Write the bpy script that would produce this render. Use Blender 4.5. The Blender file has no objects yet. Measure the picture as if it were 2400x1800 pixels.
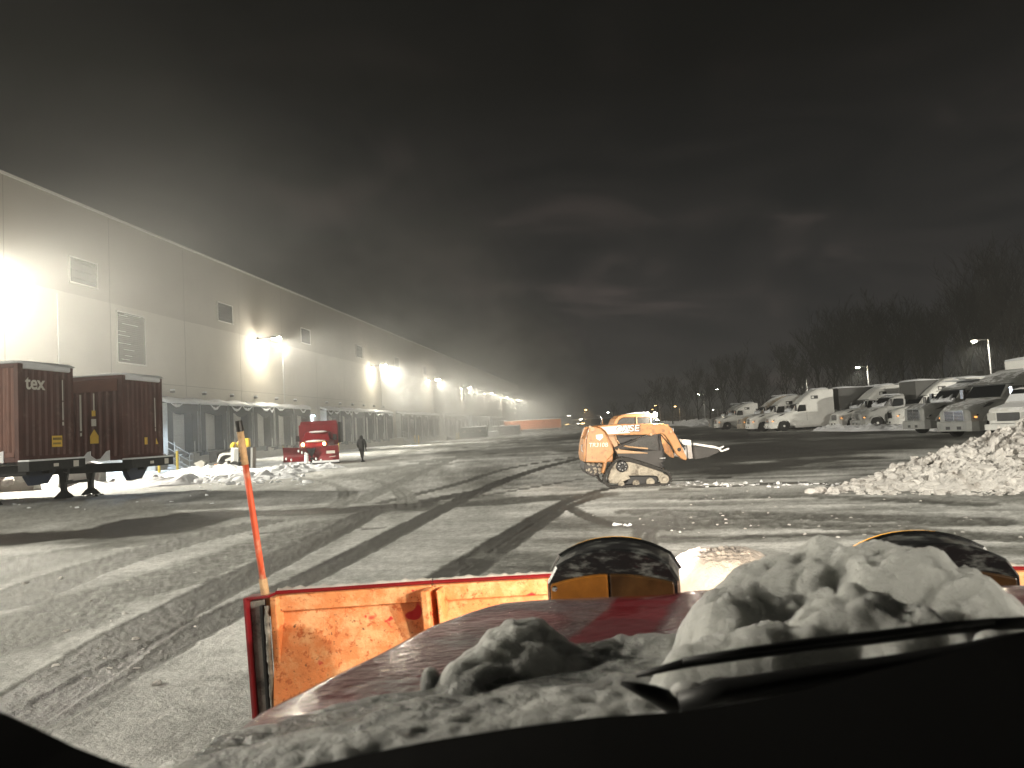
import bpy, bmesh, math, random
import numpy as np
from mathutils import Vector, Matrix
R = math.radians
SC = bpy.context.scene
COL = SC.collection
random.seed(7)
# ------------------------------------------------------------------ camera
FPX = 1802.0
CAMZ = 1.65
TILT = 0.0524
Zc = Vector((-TILT, 1.0, -(93 + 230 * TILT) / FPX)).normalized()
Yc = Vector((230, -93, -FPX)).normalized()
Yc = (Yc - Zc * Yc.dot(Zc)).normalized()
Xc = Yc.cross(Zc)
CM = Matrix((Xc, Yc, Zc))                      # camera -> world rotation
CO = Vector((0, 0, CAMZ))
camd = bpy.data.cameras.new('camera')
cam = bpy.data.objects.new('camera', camd)
COL.objects.link(cam)
cam.matrix_world = Matrix.Translation(CO) @ CM.to_4x4()
camd.sensor_width = 36
camd.lens = 36 * FPX / 2400
camd.clip_start = 0.05
camd.clip_end = 3000
camd.dof.use_dof = True
camd.dof.focus_distance = 16
camd.dof.aperture_fstop = 8.5
SC.camera = cam


def ray(px, py):
    return CM @ Vector((px - 1200, 900 - py, -FPX))


def G(px, py, z=0.0):
    """ground point (height z) seen at photo pixel"""
    d = ray(px, py)
    return CO + d * ((z - CAMZ) / d.z)


def P(px, py, depth):
    """point at a given distance along the camera axis"""
    return CO + ray(px, py) * (depth / FPX)


# ------------------------------------------------------------------ world
W = bpy.data.worlds.new('World')
SC.world = W
W.use_nodes = True
nt = W.node_tree
nt.nodes.clear()
out = nt.nodes.new('ShaderNodeOutputWorld')
bgs = nt.nodes.new('ShaderNodeBackground')
sky = nt.nodes.new('ShaderNodeTexSky')
sky.sky_type = 'NISHITA'
sky.sun_disc = False
sky.sun_elevation = R(-6)
sky.sun_rotation = R(200)
bgs.inputs[1].default_value = 0.05
nt.links.new(sky.outputs[0], bgs.inputs[0])
bgc = nt.nodes.new('ShaderNodeBackground')       # low cloud lit by the town
tc = nt.nodes.new('ShaderNodeTexCoord')
mp = nt.nodes.new('ShaderNodeMapping')
mp.inputs['Scale'].default_value = (1.9, 1.9, 5.2)
mp.inputs['Location'].default_value = (0.35, 0.1, 0.2)
nz = nt.nodes.new('ShaderNodeTexNoise')
nz.inputs['Scale'].default_value = 2.3
nz.inputs['Detail'].default_value = 5
nz.inputs['Roughness'].default_value = 0.5
nz.inputs['Distortion'].default_value = 0.9
cr = nt.nodes.new('ShaderNodeValToRGB')
e = cr.color_ramp.elements
e[0].position = 0.40
e[0].color = (0.0085, 0.0085, 0.0092, 1)
e[1].position = 0.74
e[1].color = (0.036, 0.029, 0.027, 1)
m_ = cr.color_ramp.elements.new(0.58)
m_.color = (0.0150, 0.0138, 0.0138, 1)
nt.links.new(tc.outputs['Generated'], mp.inputs[0])
nt.links.new(mp.outputs[0], nz.inputs[0])
nt.links.new(nz.outputs[0], cr.inputs[0])
sx = nt.nodes.new('ShaderNodeSeparateXYZ')
nt.links.new(tc.outputs['Generated'], sx.inputs[0])
mr = nt.nodes.new('ShaderNodeMapRange')
mr.inputs['From Min'].default_value = 0.0
mr.inputs['From Max'].default_value = 0.42
mr.inputs['To Min'].default_value = 1.9
mr.inputs['To Max'].default_value = 0.14
nt.links.new(sx.outputs['Z'], mr.inputs[0])
vm = nt.nodes.new('ShaderNodeVectorMath')
vm.operation = 'SCALE'
nt.links.new(cr.outputs[0], vm.inputs[0])
nt.links.new(mr.outputs[0], vm.inputs['Scale'])
nt.links.new(vm.outputs[0], bgc.inputs[0])
bgc.inputs[1].default_value = 1.0
addn = nt.nodes.new('ShaderNodeAddShader')
nt.links.new(bgs.outputs[0], addn.inputs[0])
nt.links.new(bgc.outputs[0], addn.inputs[1])
nt.links.new(addn.outputs[0], out.inputs[0])

SC.view_settings.view_transform = 'Standard'
SC.view_settings.look = 'None'
SC.view_settings.exposure = 0.28
SC.view_settings.gamma = 1
try:
    SC.cycles.use_denoising = True
    SC.cycles.denoiser = 'OPENIMAGEDENOISE'
    SC.cycles.max_bounces = 4
    SC.cycles.volume_bounces = 0
    SC.cycles.volume_step_rate = 1.5
    SC.cycles.volume_max_steps = 160
    SC.cycles.use_light_tree = True
    SC.cycles.sample_clamp_indirect = 4
    SC.cycles.caustics_reflective = False
    SC.cycles.caustics_refractive = False
except Exception:
    pass

WARM = (1.0, 0.935, 0.79)
COOL = (0.72, 0.86, 1.0)
HAZE_D = 0.0010
LAMP_W = 48000
WASH_W = 90
MIST_D = 0.0245
COOL_W = 500
POLE_W = 5000
FILL_W = 66000
HEAD_NEAR = 36
HEAD_FAR = 4500


# ------------------------------------------------------------------ materials
def mat(name, col, rough=0.6, metal=0.0, var=0.0, vs=3.0, bump=0.0, bs=20.0, dirt=None, dirt_amt=0.0, ds=4.0,
        snow=0.0, coat=0.0, emit=None, est=0.0, aniso=None, spec=0.5):
    m = bpy.data.materials.new(name)
    m.use_nodes = True
    n = m.node_tree
    b = n.nodes['Principled BSDF']
    b.inputs['Roughness'].default_value = rough
    b.inputs['Metallic'].default_value = metal
    b.inputs['Specular IOR Level'].default_value = spec
    if coat:
        b.inputs['Coat Weight'].default_value = coat
        b.inputs['Coat Roughness'].default_value = 0.1
    c4 = (*col, 1)
    b.inputs['Base Color'].default_value = c4
    L = n.links.new
    tcn = n.nodes.new('ShaderNodeTexCoord')
    src = None
    vec = tcn.outputs['Object']
    if aniso:
        mp = n.nodes.new('ShaderNodeMapping')
        mp.inputs['Scale'].default_value = aniso
        L(vec, mp.inputs[0])
        vec = mp.outputs[0]

    def noise(scale, det=4, rg=0.6):
        t = n.nodes.new('ShaderNodeTexNoise')
        t.inputs['Scale'].default_value = scale
        t.inputs['Detail'].default_value = det
        t.inputs['Roughness'].default_value = rg
        L(vec, t.inputs[0])
        return t

    def mix(fac, a, bb):
        x = n.nodes.new('ShaderNodeMix')
        x.data_type = 'RGBA'
        if hasattr(fac, 'default_value') or isinstance(fac, bpy.types.NodeSocket):
            L(fac, x.inputs[0])
        else:
            x.inputs[0].default_value = fac
        for s, v in ((6, a), (7, bb)):
            if isinstance(v, bpy.types.NodeSocket):
                L(v, x.inputs[s])
            else:
                x.inputs[s].default_value = (*v[:3], 1)
        return x.outputs[2]

    def ramp(sock, a, bb):
        r_ = n.nodes.new('ShaderNodeMapRange')
        r_.inputs['From Min'].default_value = a
        r_.inputs['From Max'].default_value = bb
        L(sock, r_.inputs[0])
        return r_.outputs[0]
    cur = c4
    if var:
        t = noise(vs)
        cur = mix(ramp(t.outputs[0], .3, .7), [max(0, c * (1 - var)) for c in col], [min(1, c * (1 + var)) for c in col])
    if dirt and dirt_amt:
        t = noise(ds, 6, .7)
        cur = mix(ramp(t.outputs[0], 1 - dirt_amt - .08, 1 - dirt_amt + .08), cur, dirt)
    if snow:
        g = n.nodes.new('ShaderNodeNewGeometry')
        s = n.nodes.new('ShaderNodeSeparateXYZ')
        L(g.outputs['Normal'], s.inputs[0])
        t = noise(2.2, 5, .7)
        a1 = n.nodes.new('ShaderNodeMath')
        a1.operation = 'MULTIPLY_ADD'
        L(t.outputs[0], a1.inputs[0])
        a1.inputs[1].default_value = 1.1
        L(s.outputs['Z'], a1.inputs[2])
        f = ramp(a1.outputs[0], 1.5 - snow, 1.62 - snow)
        cur = mix(f, cur, (.78, .79, .8))
        rr = n.nodes.new('ShaderNodeMapRange')
        L(f, rr.inputs[0])
        rr.inputs['To Min'].default_value = rough
        rr.inputs['To Max'].default_value = 0.85
        L(rr.outputs[0], b.inputs['Roughness'])
    if isinstance(cur, bpy.types.NodeSocket):
        L(cur, b.inputs['Base Color'])
    if bump:
        t = noise(bs, 5, .65)
        bn = n.nodes.new('ShaderNodeBump')
        bn.inputs['Strength'].default_value = bump
        bn.inputs['Distance'].default_value = 0.02
        L(t.outputs[0], bn.inputs['Height'])
        L(bn.outputs[0], b.inputs['Normal'])
    if emit:
        b.inputs['Emission Color'].default_value = (*emit, 1)
        b.inputs['Emission Strength'].default_value = est
    return m


M = {}


def mk(k, *a, **kw):
    M[k] = mat(k, *a, **kw)
    return M[k]


# ------------------------------------------------------------------ mesh building
class MB:
    def __init__(s):
        s.v = []
        s.f = []
        s.m = []
        s.mats = []
        s.cur = 0
        s.smooth = False
        s.sm = []

    def use(s, k):
        if k not in s.mats:
            s.mats.append(k)
        s.cur = s.mats.index(k)
        return s

    def add(s, vs, fs, T=None):
        o = len(s.v)
        for p in vs:
            p = Vector(p)
            if T is not None:
                p = T @ p
            s.v.append(p)
        for f in fs:
            s.f.append([o + i for i in f])
            s.m.append(s.cur)
            s.sm.append(s.smooth)
        return s

    def box(s, x0, x1, y0, y1, z0, z1, T=None):
        vs = [(x, y, z) for z in (z0, z1) for y in (y0, y1) for x in (x0, x1)]
        return s.add(vs, [(0, 2, 3, 1), (4, 5, 7, 6), (0, 1, 5, 4), (2, 6, 7, 3), (0, 4, 6, 2), (1, 3, 7, 5)], T)

    def prism(s, poly, a, b, axis='y', T=None, inset=None):
        """poly: list of (p,q); axis y: (x,z) swept in y; x: (y,z) swept in x; z: (x,y) swept in z"""
        n = len(poly)

        def mkp(p, q, t):
            return (p, t, q) if axis == 'y' else (t, p, q) if axis == 'x' else (p, q, t)
        vs = [mkp(p, q, a) for p, q in poly] + [mkp(p, q, b) for p, q in poly]
        fs = [list(range(n))[::-1], list(range(n, 2 * n))] + [(i, (i + 1) % n, n + (i + 1) % n, n + i) for i in range(n)]
        return s.add(vs, fs, T)

    def loft(s, rings, closed=True, caps=True, T=None):
        n = len(rings[0])
        vs = [p for r in rings for p in r]
        fs = []
        for i in range(len(rings) - 1):
            for j in range(n if closed else n - 1):
                k = (j + 1) % n
                fs.append((i * n + j, i * n + k, (i + 1) * n + k, (i + 1) * n + j))
        if caps and closed:
            fs.append(list(range(n))[::-1])
            fs.append([(len(rings) - 1) * n + j for j in range(n)])
        return s.add(vs, fs, T)

    def cyl(s, a, b, r, n=16, r2=None, T=None):
        a, b = Vector(a), Vector(b)
        d = (b - a).normalized()
        u = d.orthogonal().normalized()
        w = d.cross(u)
        r2 = r if r2 is None else r2
        rings = []
        for c, rr in ((a, r), (b, r2)):
            rings.append([c + (u * math.cos(t) + w * math.sin(t)) * rr for t in [2 * math.pi * i / n for i in range(n)]])
        return s.loft(rings, T=T)

    def tube(s, pts, r, n=8, T=None):
        pts = [Vector(p) for p in pts]
        rs = r if isinstance(r, (list, tuple)) else [r] * len(pts)
        rings = []
        d0 = (pts[1] - pts[0]).normalized()
        u = d0.orthogonal().normalized()
        for i, p in enumerate(pts):
            d = (pts[min(i + 1, len(pts) - 1)] - pts[max(i - 1, 0)]).normalized()
            u = (u - d * u.dot(d)).normalized()
            w = d.cross(u)
            rings.append([p + (u * math.cos(t) + w * math.sin(t)) * rs[i] for t in [2 * math.pi * k / n for k in range(n)]])
        return s.loft(rings, T=T)

    def lathe(s, prof, c, axis='y', n=24, T=None):
        """prof: list of (r, h) along the axis through c"""
        c = Vector(c)
        rings = []
        for r, h in prof:
            ring = []
            for i in range(n):
                t = 2 * math.pi * i / n
                a, b = r * math.cos(t), r * math.sin(t)
                ring.append(c + (Vector((a, h, b)) if axis == 'y' else Vector((h, a, b)) if axis == 'x' else Vector((a, b, h))))
            rings.append(ring)
        return s.loft(rings, T=T)

    def ball(s, c, r, seg=12, T=None, sc=(1, 1, 1)):
        c = Vector(c)
        rings = []
        for i in range(1, seg):
            ph = math.pi * i / seg
            rings.append([c + Vector((r * math.sin(ph) * math.cos(t) * sc[0], r * math.sin(ph) * math.sin(t) * sc[1], -r * math.cos(ph) * sc[2]))
                          for t in [2 * math.pi * k / seg for k in range(seg)]])
        return s.loft(rings, T=T)

    def build(s, name, parent=None, bevel=0.0, loc=None, smooth=None):
        me = bpy.data.meshes.new(name)
        me.from_pydata([tuple(v) for v in s.v], [], s.f)
        for k in s.mats:
            me.materials.append(M[k])
        me.polygons.foreach_set('material_index', s.m)
        sm = s.sm if smooth is None else [smooth] * len(s.f)
        me.polygons.foreach_set('use_smooth', sm)
        bm = bmesh.new()
        bm.from_mesh(me)
        bmesh.ops.recalc_face_normals(bm, faces=bm.faces)
        bm.to_mesh(me)
        bm.free()
        me.update()
        o = bpy.data.objects.new(name, me)
        COL.objects.link(o)
        if parent is not None:
            o.parent = parent
        if loc is not None:
            o.location = loc
        if bevel:
            md = o.modifiers.new('edge', 'BEVEL')
            md.width = bevel
            md.segments = 2
            md.limit_method = 'ANGLE'
            md.angle_limit = R(35)
        return o


def B(k):
    return MB().use(k)


def empty(name, loc=(0, 0, 0), rz=0.0, rot=None):
    o = bpy.data.objects.new(name, None)
    COL.objects.link(o)
    o.location = loc
    o.rotation_euler = rot if rot else (0, 0, rz)
    return o


def tag(o, label=None, cat=None, group=None, kind=None):
    if label:
        o['label'] = label
    if cat:
        o['category'] = cat
    if group:
        o['group'] = group
    if kind:
        o['kind'] = kind
    return o


def kids(o):
    return [c for c in COL.objects if c.parent == o]


def copy_tree(o, parent=None):
    c = o.copy()
    COL.objects.link(c)
    c.parent = parent
    for ch in kids(o):
        copy_tree(ch, c)
    return c


def lamp(name, kind, loc, energy, color, size=0.1, rot=None, spot=None, blend=0.5, parent=None):
    d = bpy.data.lights.new(name, kind)
    d.energy = energy
    d.color = color
    d.shadow_soft_size = size
    if kind == 'SPOT':
        d.spot_size = spot
        d.spot_blend = blend
    o = bpy.data.objects.new(name, d)
    COL.objects.link(o)
    o.location = loc
    if rot is not None:
        o.rotation_euler = rot
    if parent is not None:
        o.parent = parent
    return o


# ------------------------------------------------------------------ numpy noise
def hash2(ix, iy, seed):
    h = (ix.astype(np.int64) * 374761393 + iy.astype(np.int64) * 668265263 + seed * 1442695041) & 0xffffffff
    h = ((h ^ (h >> 13)) * 1274126177) & 0xffffffff
    h = h ^ (h >> 16)
    return (h & 0xffffff) / float(0xffffff)


def vnoise(x, y, seed=0):
    ix, iy = np.floor(x), np.floor(y)
    fx, fy = x - ix, y - iy
    fx, fy = fx * fx * (3 - 2 * fx), fy * fy * (3 - 2 * fy)
    a, b = hash2(ix, iy, seed), hash2(ix + 1, iy, seed)
    c, d = hash2(ix, iy + 1, seed), hash2(ix + 1, iy + 1, seed)
    return (a * (1 - fx) + b * fx) * (1 - fy) + (c * (1 - fx) + d * fx) * fy


def fbm(x, y, octv=4, seed=0, gain=.5):
    s, a, t = 0, 1.0, 0
    for i in range(octv):
        s = s + a * vnoise(x * 2 ** i + 17.3 * i, y * 2 ** i - 9.1 * i, seed + i)
        t += a
        a *= gain
    return s / t


def billow(x, y, octv=4, seed=0):
    s, a, t = 0, 1.0, 0
    for i in range(octv):
        s = s + a * np.abs(2 * vnoise(x * 2 ** i + 7.7 * i, y * 2 ** i + 3.1 * i, seed + i) - 1)
        t += a
        a *= .55
    return s / t


def grid_mesh(name, X, Y, Z, matk, parent=None, attrs=None, smooth=True, flip=False):
    """X,Y,Z: 2D arrays"""
    n, m = X.shape
    co = np.stack([X, Y, Z], -1).reshape(-1, 3).astype(np.float32)
    i = np.arange(n * m).reshape(n, m)
    q = np.stack([i[:-1, :-1], i[:-1, 1:], i[1:, 1:], i[1:, :-1]], -1).reshape(-1, 4)
    if flip:
        q = q[:, ::-1]
    me = bpy.data.meshes.new(name)
    me.vertices.add(len(co))
    me.vertices.foreach_set('co', co.ravel())
    me.loops.add(q.size)
    me.loops.foreach_set('vertex_index', q.ravel().astype(np.int32))
    me.polygons.add(len(q))
    me.polygons.foreach_set('loop_start', np.arange(0, q.size, 4, dtype=np.int32))
    me.polygons.foreach_set('loop_total', np.full(len(q), 4, dtype=np.int32))
    me.polygons.foreach_set('use_smooth', np.full(len(q), smooth))
    me.update(calc_edges=True)
    me.validate()
    me.materials.append(M[matk])
    for k, a in (attrs or {}).items():
        at = me.attributes.new(k, 'FLOAT', 'POINT')
        at.data.foreach_set('value', a.reshape(-1).astype(np.float32))
    o = bpy.data.objects.new(name, me)
    COL.objects.link(o)
    if parent is not None:
        o.parent = parent
    return o


# ================================================================== MATERIALS
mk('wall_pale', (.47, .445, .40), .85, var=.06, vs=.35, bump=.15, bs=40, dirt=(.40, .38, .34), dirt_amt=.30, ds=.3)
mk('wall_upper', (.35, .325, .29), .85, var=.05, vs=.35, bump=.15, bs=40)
mk('joint', (.18, .17, .15), .9)
mk('concrete', (.38, .37, .34), .9, var=.15, vs=2, bump=.3, bs=30)
mk('louver', (.022, .022, .024), .6, var=.2, vs=2)
mk('trim_white', (.72, .71, .68), .5)
mk('pad_dark', (.03, .032, .035), .75, var=.4, vs=5, bump=.2, bs=12)
mk('door_grey', (.55, .55, .52), .5, var=.08, vs=2, aniso=(1, .3, 6))
mk('plate_steel', (.16, .17, .18), .5, .4, var=.3, vs=4)
mk('bumper_black', (.02, .02, .02), .8)
mk('snow', (.74, .76, .79), .8, var=.05, vs=3, bump=.5, bs=25)
mk('snow_dirty', (.55, .53, .51), .85, var=.25, vs=5, bump=.6, bs=22, dirt=(.30, .27, .24), dirt_amt=.42, ds=3)
mk('galv', (.42, .43, .43), .4, .6, var=.15, vs=6)
mk('yellow', (.80, .58, .06), .5, var=.1, vs=5, dirt=(.3, .24, .1), dirt_amt=.3)
mk('lamp_body', (.12, .12, .12), .5, .3)
mk('lamp_lens', (1, .95, .8), .4, emit=(1, .90, .66), est=260)
mk('lamp_lens_cool', (1, 1, 1), .4, emit=(.75, .9, 1.0), est=60)
mk('lamp_lens_far', (1, 1, 1), .4, emit=(1, .93, .78), est=30)
mk('lamp_sodium', (1, .7, .3), .4, emit=(1, .62, .22), est=14)
mk('black', (.012, .012, .013), .5)
mk('black_metal', (.02, .021, .022), .45, .3, var=.4, vs=6)
mk('rubber', (.018, .018, .018), .85, var=.3, vs=8, bump=.2, bs=60)
mk('white_metal', (.70, .70, .67), .4, var=.05, vs=3)
mk('chrome', (.75, .76, .78), .15, 1.0)
mk('glass_dark', (.012, .014, .016), .08, spec=.6)
mk('red_paint', (.19, .010, .015), .35, var=.2, vs=3, coat=.3, dirt=(.5, .35, .33), dirt_amt=.18, ds=6)
mk('amber', (.9, .5, .1), .3, emit=(1, .62, .18), est=25)
mk('tail_red', (.6, .02, .01), .3, emit=(1, .10, .05), est=1.2)
mk('dumpster_green', (.03, .11, .08), .55, var=.25, vs=2, dirt=(.12, .08, .05), dirt_amt=.3)
mk('orange_trailer', (.62, .20, .07), .5, var=.08, vs=1)
mk('grey_box', (.34, .34, .33), .6, var=.12, vs=1)
mk('coat_black', (.008, .008, .009), .85, var=.3, vs=12)
mk('skin', (.45, .28, .2), .6)
mk('bark', (.022, .020, .018), .9, var=.3, vs=3)

# ================================================================== GROUND
# what has been driven over: (photo polyline, half width, how bare, churn)
TR = [
    ([(60, 1700), (250, 1595), (424, 1500), (560, 1430), (700, 1367), (850, 1293), (1000, 1213), (1111, 1158), (1230, 1110), (1349, 1077), (1500, 1045)], .24, .80, .9),
    ([(0, 1690), (150, 1600), (304, 1500), (430, 1430), (560, 1360), (700, 1290), (800, 1240), (877, 1200), (1000, 1175), (1130, 1150)], .33, .78, 1.0),
    ([(1000, 1380), (1029, 1357), (1150, 1280), (1301, 1190), (1380, 1158), (1500, 1135), (1700, 1120)], .16, .80, .7),
    ([(1060, 1380), (1099, 1351), (1200, 1275), (1320, 1195), (1400, 1165)], .14, .75, .7),
    ([(1333, 1192), (1400, 1220), (1480, 1235), (1600, 1243)], .16, .7, .7),
    ([(833, 1180), (940, 1130), (1048, 1082), (1156, 1044), (1250, 1020)], .30, .42, .2),
    ([(896, 1179), (1080, 1133), (1193, 1098), (1345, 1072)], .18, .66, .4),
    ([(969, 1187), (1143, 1161), (1364, 1123)], .12, .55, .3),
    ([(1143, 1151), (1250, 1140), (1364, 1136)], .12, .5, .3),
    ([(773, 1190), (800, 1175), (808, 1160), (800, 1145), (760, 1130), (700, 1120), (640, 1117)], .17, .42, .1),
    ([(800, 1190), (822, 1172), (828, 1155), (815, 1143)], .15, .40, .1),
    ([(947, 1192), (940, 1160), (920, 1142), (880, 1127), (800, 1118), (720, 1116)], .17, .40, .1),
    ([(969, 1188), (958, 1158), (935, 1143), (921, 1134)], .15, .40, .1),
    ([(0, 1258), (110, 1256), (250, 1243), (380, 1215), (480, 1204), (600, 1202), (760, 1200), (880, 1190), (980, 1183)], .55, .92, .35),
    ([(100, 1262), (220, 1250), (330, 1245), (440, 1225)], .9, .96, .3),
    ([(330, 1226), (450, 1212), (520, 1208)], .8, .9, .3),
    ([(1000, 1190), (1100, 1182), (1250, 1170), (1400, 1162)], .6, .62, .1),
    ([(600, 1252), (760, 1243), (900, 1240)], .10, .6, .1),
    ([(0, 1420), (200, 1340), (400, 1280), (620, 1225)], .45, .55, .9),
    ([(0, 1500), (240, 1410), (400, 1360), (600, 1290), (760, 1230)], .6, .50, 1.2),
    ([(0, 1330), (200, 1290), (420, 1262)], .5, .45, .5),
    ([(1505, 1240), (1490, 1262), (1478, 1290), (1450, 1400)], .10, .75, .3),
    ([(1530, 1240), (1523, 1262), (1517, 1290), (1500, 1400)], .10, .75, .3),
    ([(1250, 1302), (1180, 1305), (1120, 1303)], .22, .5, .1),
    ([(600, 1150), (720, 1140), (900, 1112), (1100, 1080)], .25, .35, .1),
    ([(880, 1110), (1000, 1085), (1200, 1060), (1400, 1040)], .5, .40, .5),
    ([(800, 1096), (960, 1085), (1100, 1070), (1330, 1063)], .6, .38, .8),
    ([(1000, 1058), (1150, 1048), (1350, 1030)], 1.0, .40, .5),
    ([(1560, 1148), (1700, 1140), (1860, 1133), (1990, 1140)], .16, .93, .5),
    ([(1560, 1260), (1700, 1262), (1830, 1258), (2050, 1252)], .13, .65, 1.4),
    ([(1600, 1170), (1900, 1165), (2300, 1185)], .3, .55, 1.6),
    ([(1500, 1200), (1800, 1210), (2300, 1225)], .45, .55, 1.6),
    ([(1620, 1225), (1900, 1232), (2350, 1262)], .35, .5, 1.6),
    ([(1700, 1105), (1850, 1085), (2000, 1075)], 1.0, .75, .5),
]
WETS = [  # bare wet asphalt fields: centre px, radii in metres (across, along), strength
    ((1680, 1062), 7, 11, .85), ((1900, 1045), 7, 12, .80), ((1560, 1090), 3.5, 5, .7), ((1300, 1050), 8, 9, .5),
    ((1750, 1100), 4, 3, .7), ((2050, 1035), 5, 6, .55), ((1480, 1020), 14, 22, .75), ((1750, 1022), 9, 18, .8), ((120, 1200), 4, 2.2, .35),
    ((260, 1250), 2.6, .8, .9), ((800, 1205), 2.5, 1.0, .5),
]
BRIGHT = [((60, 1290), 2.6, .7, .9), ((420, 1155), 2.0, 1.0, .4), ((700, 1185), 1.6, .35, .7), ((380, 1318), 1.2, .9, .6), ((560, 1175), 3, .6, .6),  # paler snow patches: partly fresh snow, partly glare and lit bank put into the colour
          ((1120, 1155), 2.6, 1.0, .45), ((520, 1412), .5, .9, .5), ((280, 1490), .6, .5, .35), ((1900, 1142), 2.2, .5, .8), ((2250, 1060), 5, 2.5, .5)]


def seg_dist(x, y, pts):
    d = np.full(x.shape, 1e9)
    u = np.zeros(x.shape)
    acc = 0
    for (x0, y0), (x1, y1) in zip(pts[:-1], pts[1:]):
        dx, dy = x1 - x0, y1 - y0
        L2 = dx * dx + dy * dy
        t = np.clip(((x - x0) * dx + (y - y0) * dy) / L2, 0, 1)
        q = np.hypot(x - x0 - t * dx, y - y0 - t * dy)
        m = q < d
        d = np.where(m, q, d)
        u = np.where(m, acc + t * math.sqrt(L2), u)
        acc += math.sqrt(L2)
    return d, u


def catmull(pts, n=5):
    p = [pts[0]] + list(pts) + [pts[-1]]
    o = []
    for i in range(1, len(p) - 2):
        a, b, c, d = [np.array(q) for q in p[i - 1:i + 3]]
        for k in range(n):
            t = k / n
            o.append(tuple(.5 * ((2 * b) + (-a + c) * t + (2 * a - 5 * b + 4 * c - d) * t * t + (-a + 3 * b - 3 * c + d) * t ** 3)))
    o.append(tuple(pts[-1]))
    return o


def ground_fields(X, Y):
    r = np.hypot(X, Y)
    near = np.clip((70 - r) / 40, 0, 1)
    base = .25 + .26 * (fbm(X * .35, Y * .16, 4, 5) - .5) * 2
    base += .10 * (fbm(X * 1.4, Y * 1.0, 4, 55) - .5) * 2
    # ploughed streaks: right side runs across, left runs away along the building
    wl = 1 / (1 + np.exp(-(X + 2 - .05 * Y) * .7))
    sA = fbm(X * .22, Y * 1.9 + .3 * X, 4, 9) - .5
    sB = fbm((X * .97 + Y * .2) * 1.1, (Y - .2 * X) * .10, 4, 19) - .5
    base += (wl * sA * 1.1 + (1 - wl) * sB * .55)
    farfield = np.clip((Y - 26) / 30, 0, 1) * np.clip((X + 20) / 22, 0, 1)
    base += .12 * farfield + farfield * (fbm(X * .10, Y * .55, 4, 91) - .5) * 1.3
    churn = .35 + .5 * wl * np.clip((26 - Y) / 8, 0, 1)
    for (px, py), a, b, s in WETS:
        c = G(px, py)
        q = ((X - c.x) / a) ** 2 + ((Y - c.y) / b) ** 2
        w = np.clip(1.25 - q - 1.3 * (fbm(X * .35 + 3, Y * 1.0, 4, 31) - .35), 0, 1)
        base = base + (s - base) * w * .85
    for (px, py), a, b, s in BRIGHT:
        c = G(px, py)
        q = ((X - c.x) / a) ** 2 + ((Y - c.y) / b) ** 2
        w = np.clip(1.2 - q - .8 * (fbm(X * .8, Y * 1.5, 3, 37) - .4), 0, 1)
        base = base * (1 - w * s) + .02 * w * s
    H = .035 * (1 - base * .6)
    jit = (fbm(X * 6, Y * 6, 3, 41) - .5)
    jw = (fbm(X * 1.5, Y * 1.5, 2, 42) - .5)
    for pts, hw, s, ch in TR:
        gp = catmull([(G(*p).x, G(*p).y) for p in pts])
        d, u = seg_dist(X, Y, gp)
        d = d + jit * .07 + jw * .05
        w = np.clip((hw - d) / .05 + .5, 0, 1)
        if hw > .5:
            w = np.clip((hw - d + .8 * (fbm(X * .9, Y * .9, 3, 43) - .5)) / (.35 * hw) + .5, 0, 1)
        base = base + (s - base) * w * (.8 + .3 * jit)
        churn = np.maximum(churn * (1 - w), 0) + w * ch
        tread = np.sign(np.sin(u * 2 * math.pi / .16 + 3 * np.sign(d))) * .5 + .5
        H = H - w * .010
        H = H + np.exp(-((d - hw - .03) / .04) ** 2) * .006 * near
        if ch > .5:
            H = H + w * near * .004 * tread * vnoise(X * 3, Y * 3, 77)
    cl = billow(X * 5.5, Y * 5.5, 4, 61)
    cl2 = fbm(X * 14, Y * 14, 3, 71)
    H = H + near * churn * (.040 * cl * cl2 + .016 * (cl2 - .5)) * .6
    base = base - near * churn * (cl * cl2 - .16) * .55
    base = base + .22 * (cl2 - .5) * near
    # dune-like undulation far away
    H = H + .02 * (fbm(X * .3, Y * .3, 3, 81) - .5)
    return H, np.clip(base, 0, 1)


def ground_mesh():
    ax = R(-7.1)
    dense = np.linspace(R(-41), R(41), 860)
    rest = np.linspace(R(41), R(319), 72)[1:-1]
    th = np.concatenate([dense, rest, [R(319)]])
    nr = 430
    k = np.linspace(1 / 2.1, 1 / 70, nr)
    r = 1 / k
    r = np.concatenate([[.02, .6, 1.3], r, 70 * np.exp(np.linspace(0, math.log(900 / 70), 40))[1:]])
    T, Rr = np.meshgrid(th, r)
    X = Rr * np.sin(T + ax)
    Y = Rr * np.cos(T + ax)
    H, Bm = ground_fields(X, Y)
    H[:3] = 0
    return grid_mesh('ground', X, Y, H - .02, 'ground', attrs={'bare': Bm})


gm = bpy.data.materials.new('ground')
gm.use_nodes = True
n = gm.node_tree
b = n.nodes['Principled BSDF']
b.inputs['Specular IOR Level'].default_value = .38
at = n.nodes.new('ShaderNodeAttribute')
at.attribute_name = 'bare'
tcn = n.nodes.new('ShaderNodeTexCoord')
nz1 = n.nodes.new('ShaderNodeTexNoise')
nz1.inputs['Scale'].default_value = 34
nz1.inputs['Detail'].default_value = 5
nz1.inputs['Roughness'].default_value = .7
n.links.new(tcn.outputs['Object'], nz1.inputs[0])
nz2 = n.nodes.new('ShaderNodeTexNoise')
nz2.inputs['Scale'].default_value = 8
nz2.inputs['Detail'].default_value = 8
nz2.inputs['Roughness'].default_value = .75
n.links.new(tcn.outputs['Object'], nz2.inputs[0])
ad0 = n.nodes.new('ShaderNodeMath')
ad0.operation = 'MULTIPLY_ADD'
ad0.inputs[1].default_value = .5
n.links.new(nz2.outputs[0], ad0.inputs[0])
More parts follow.
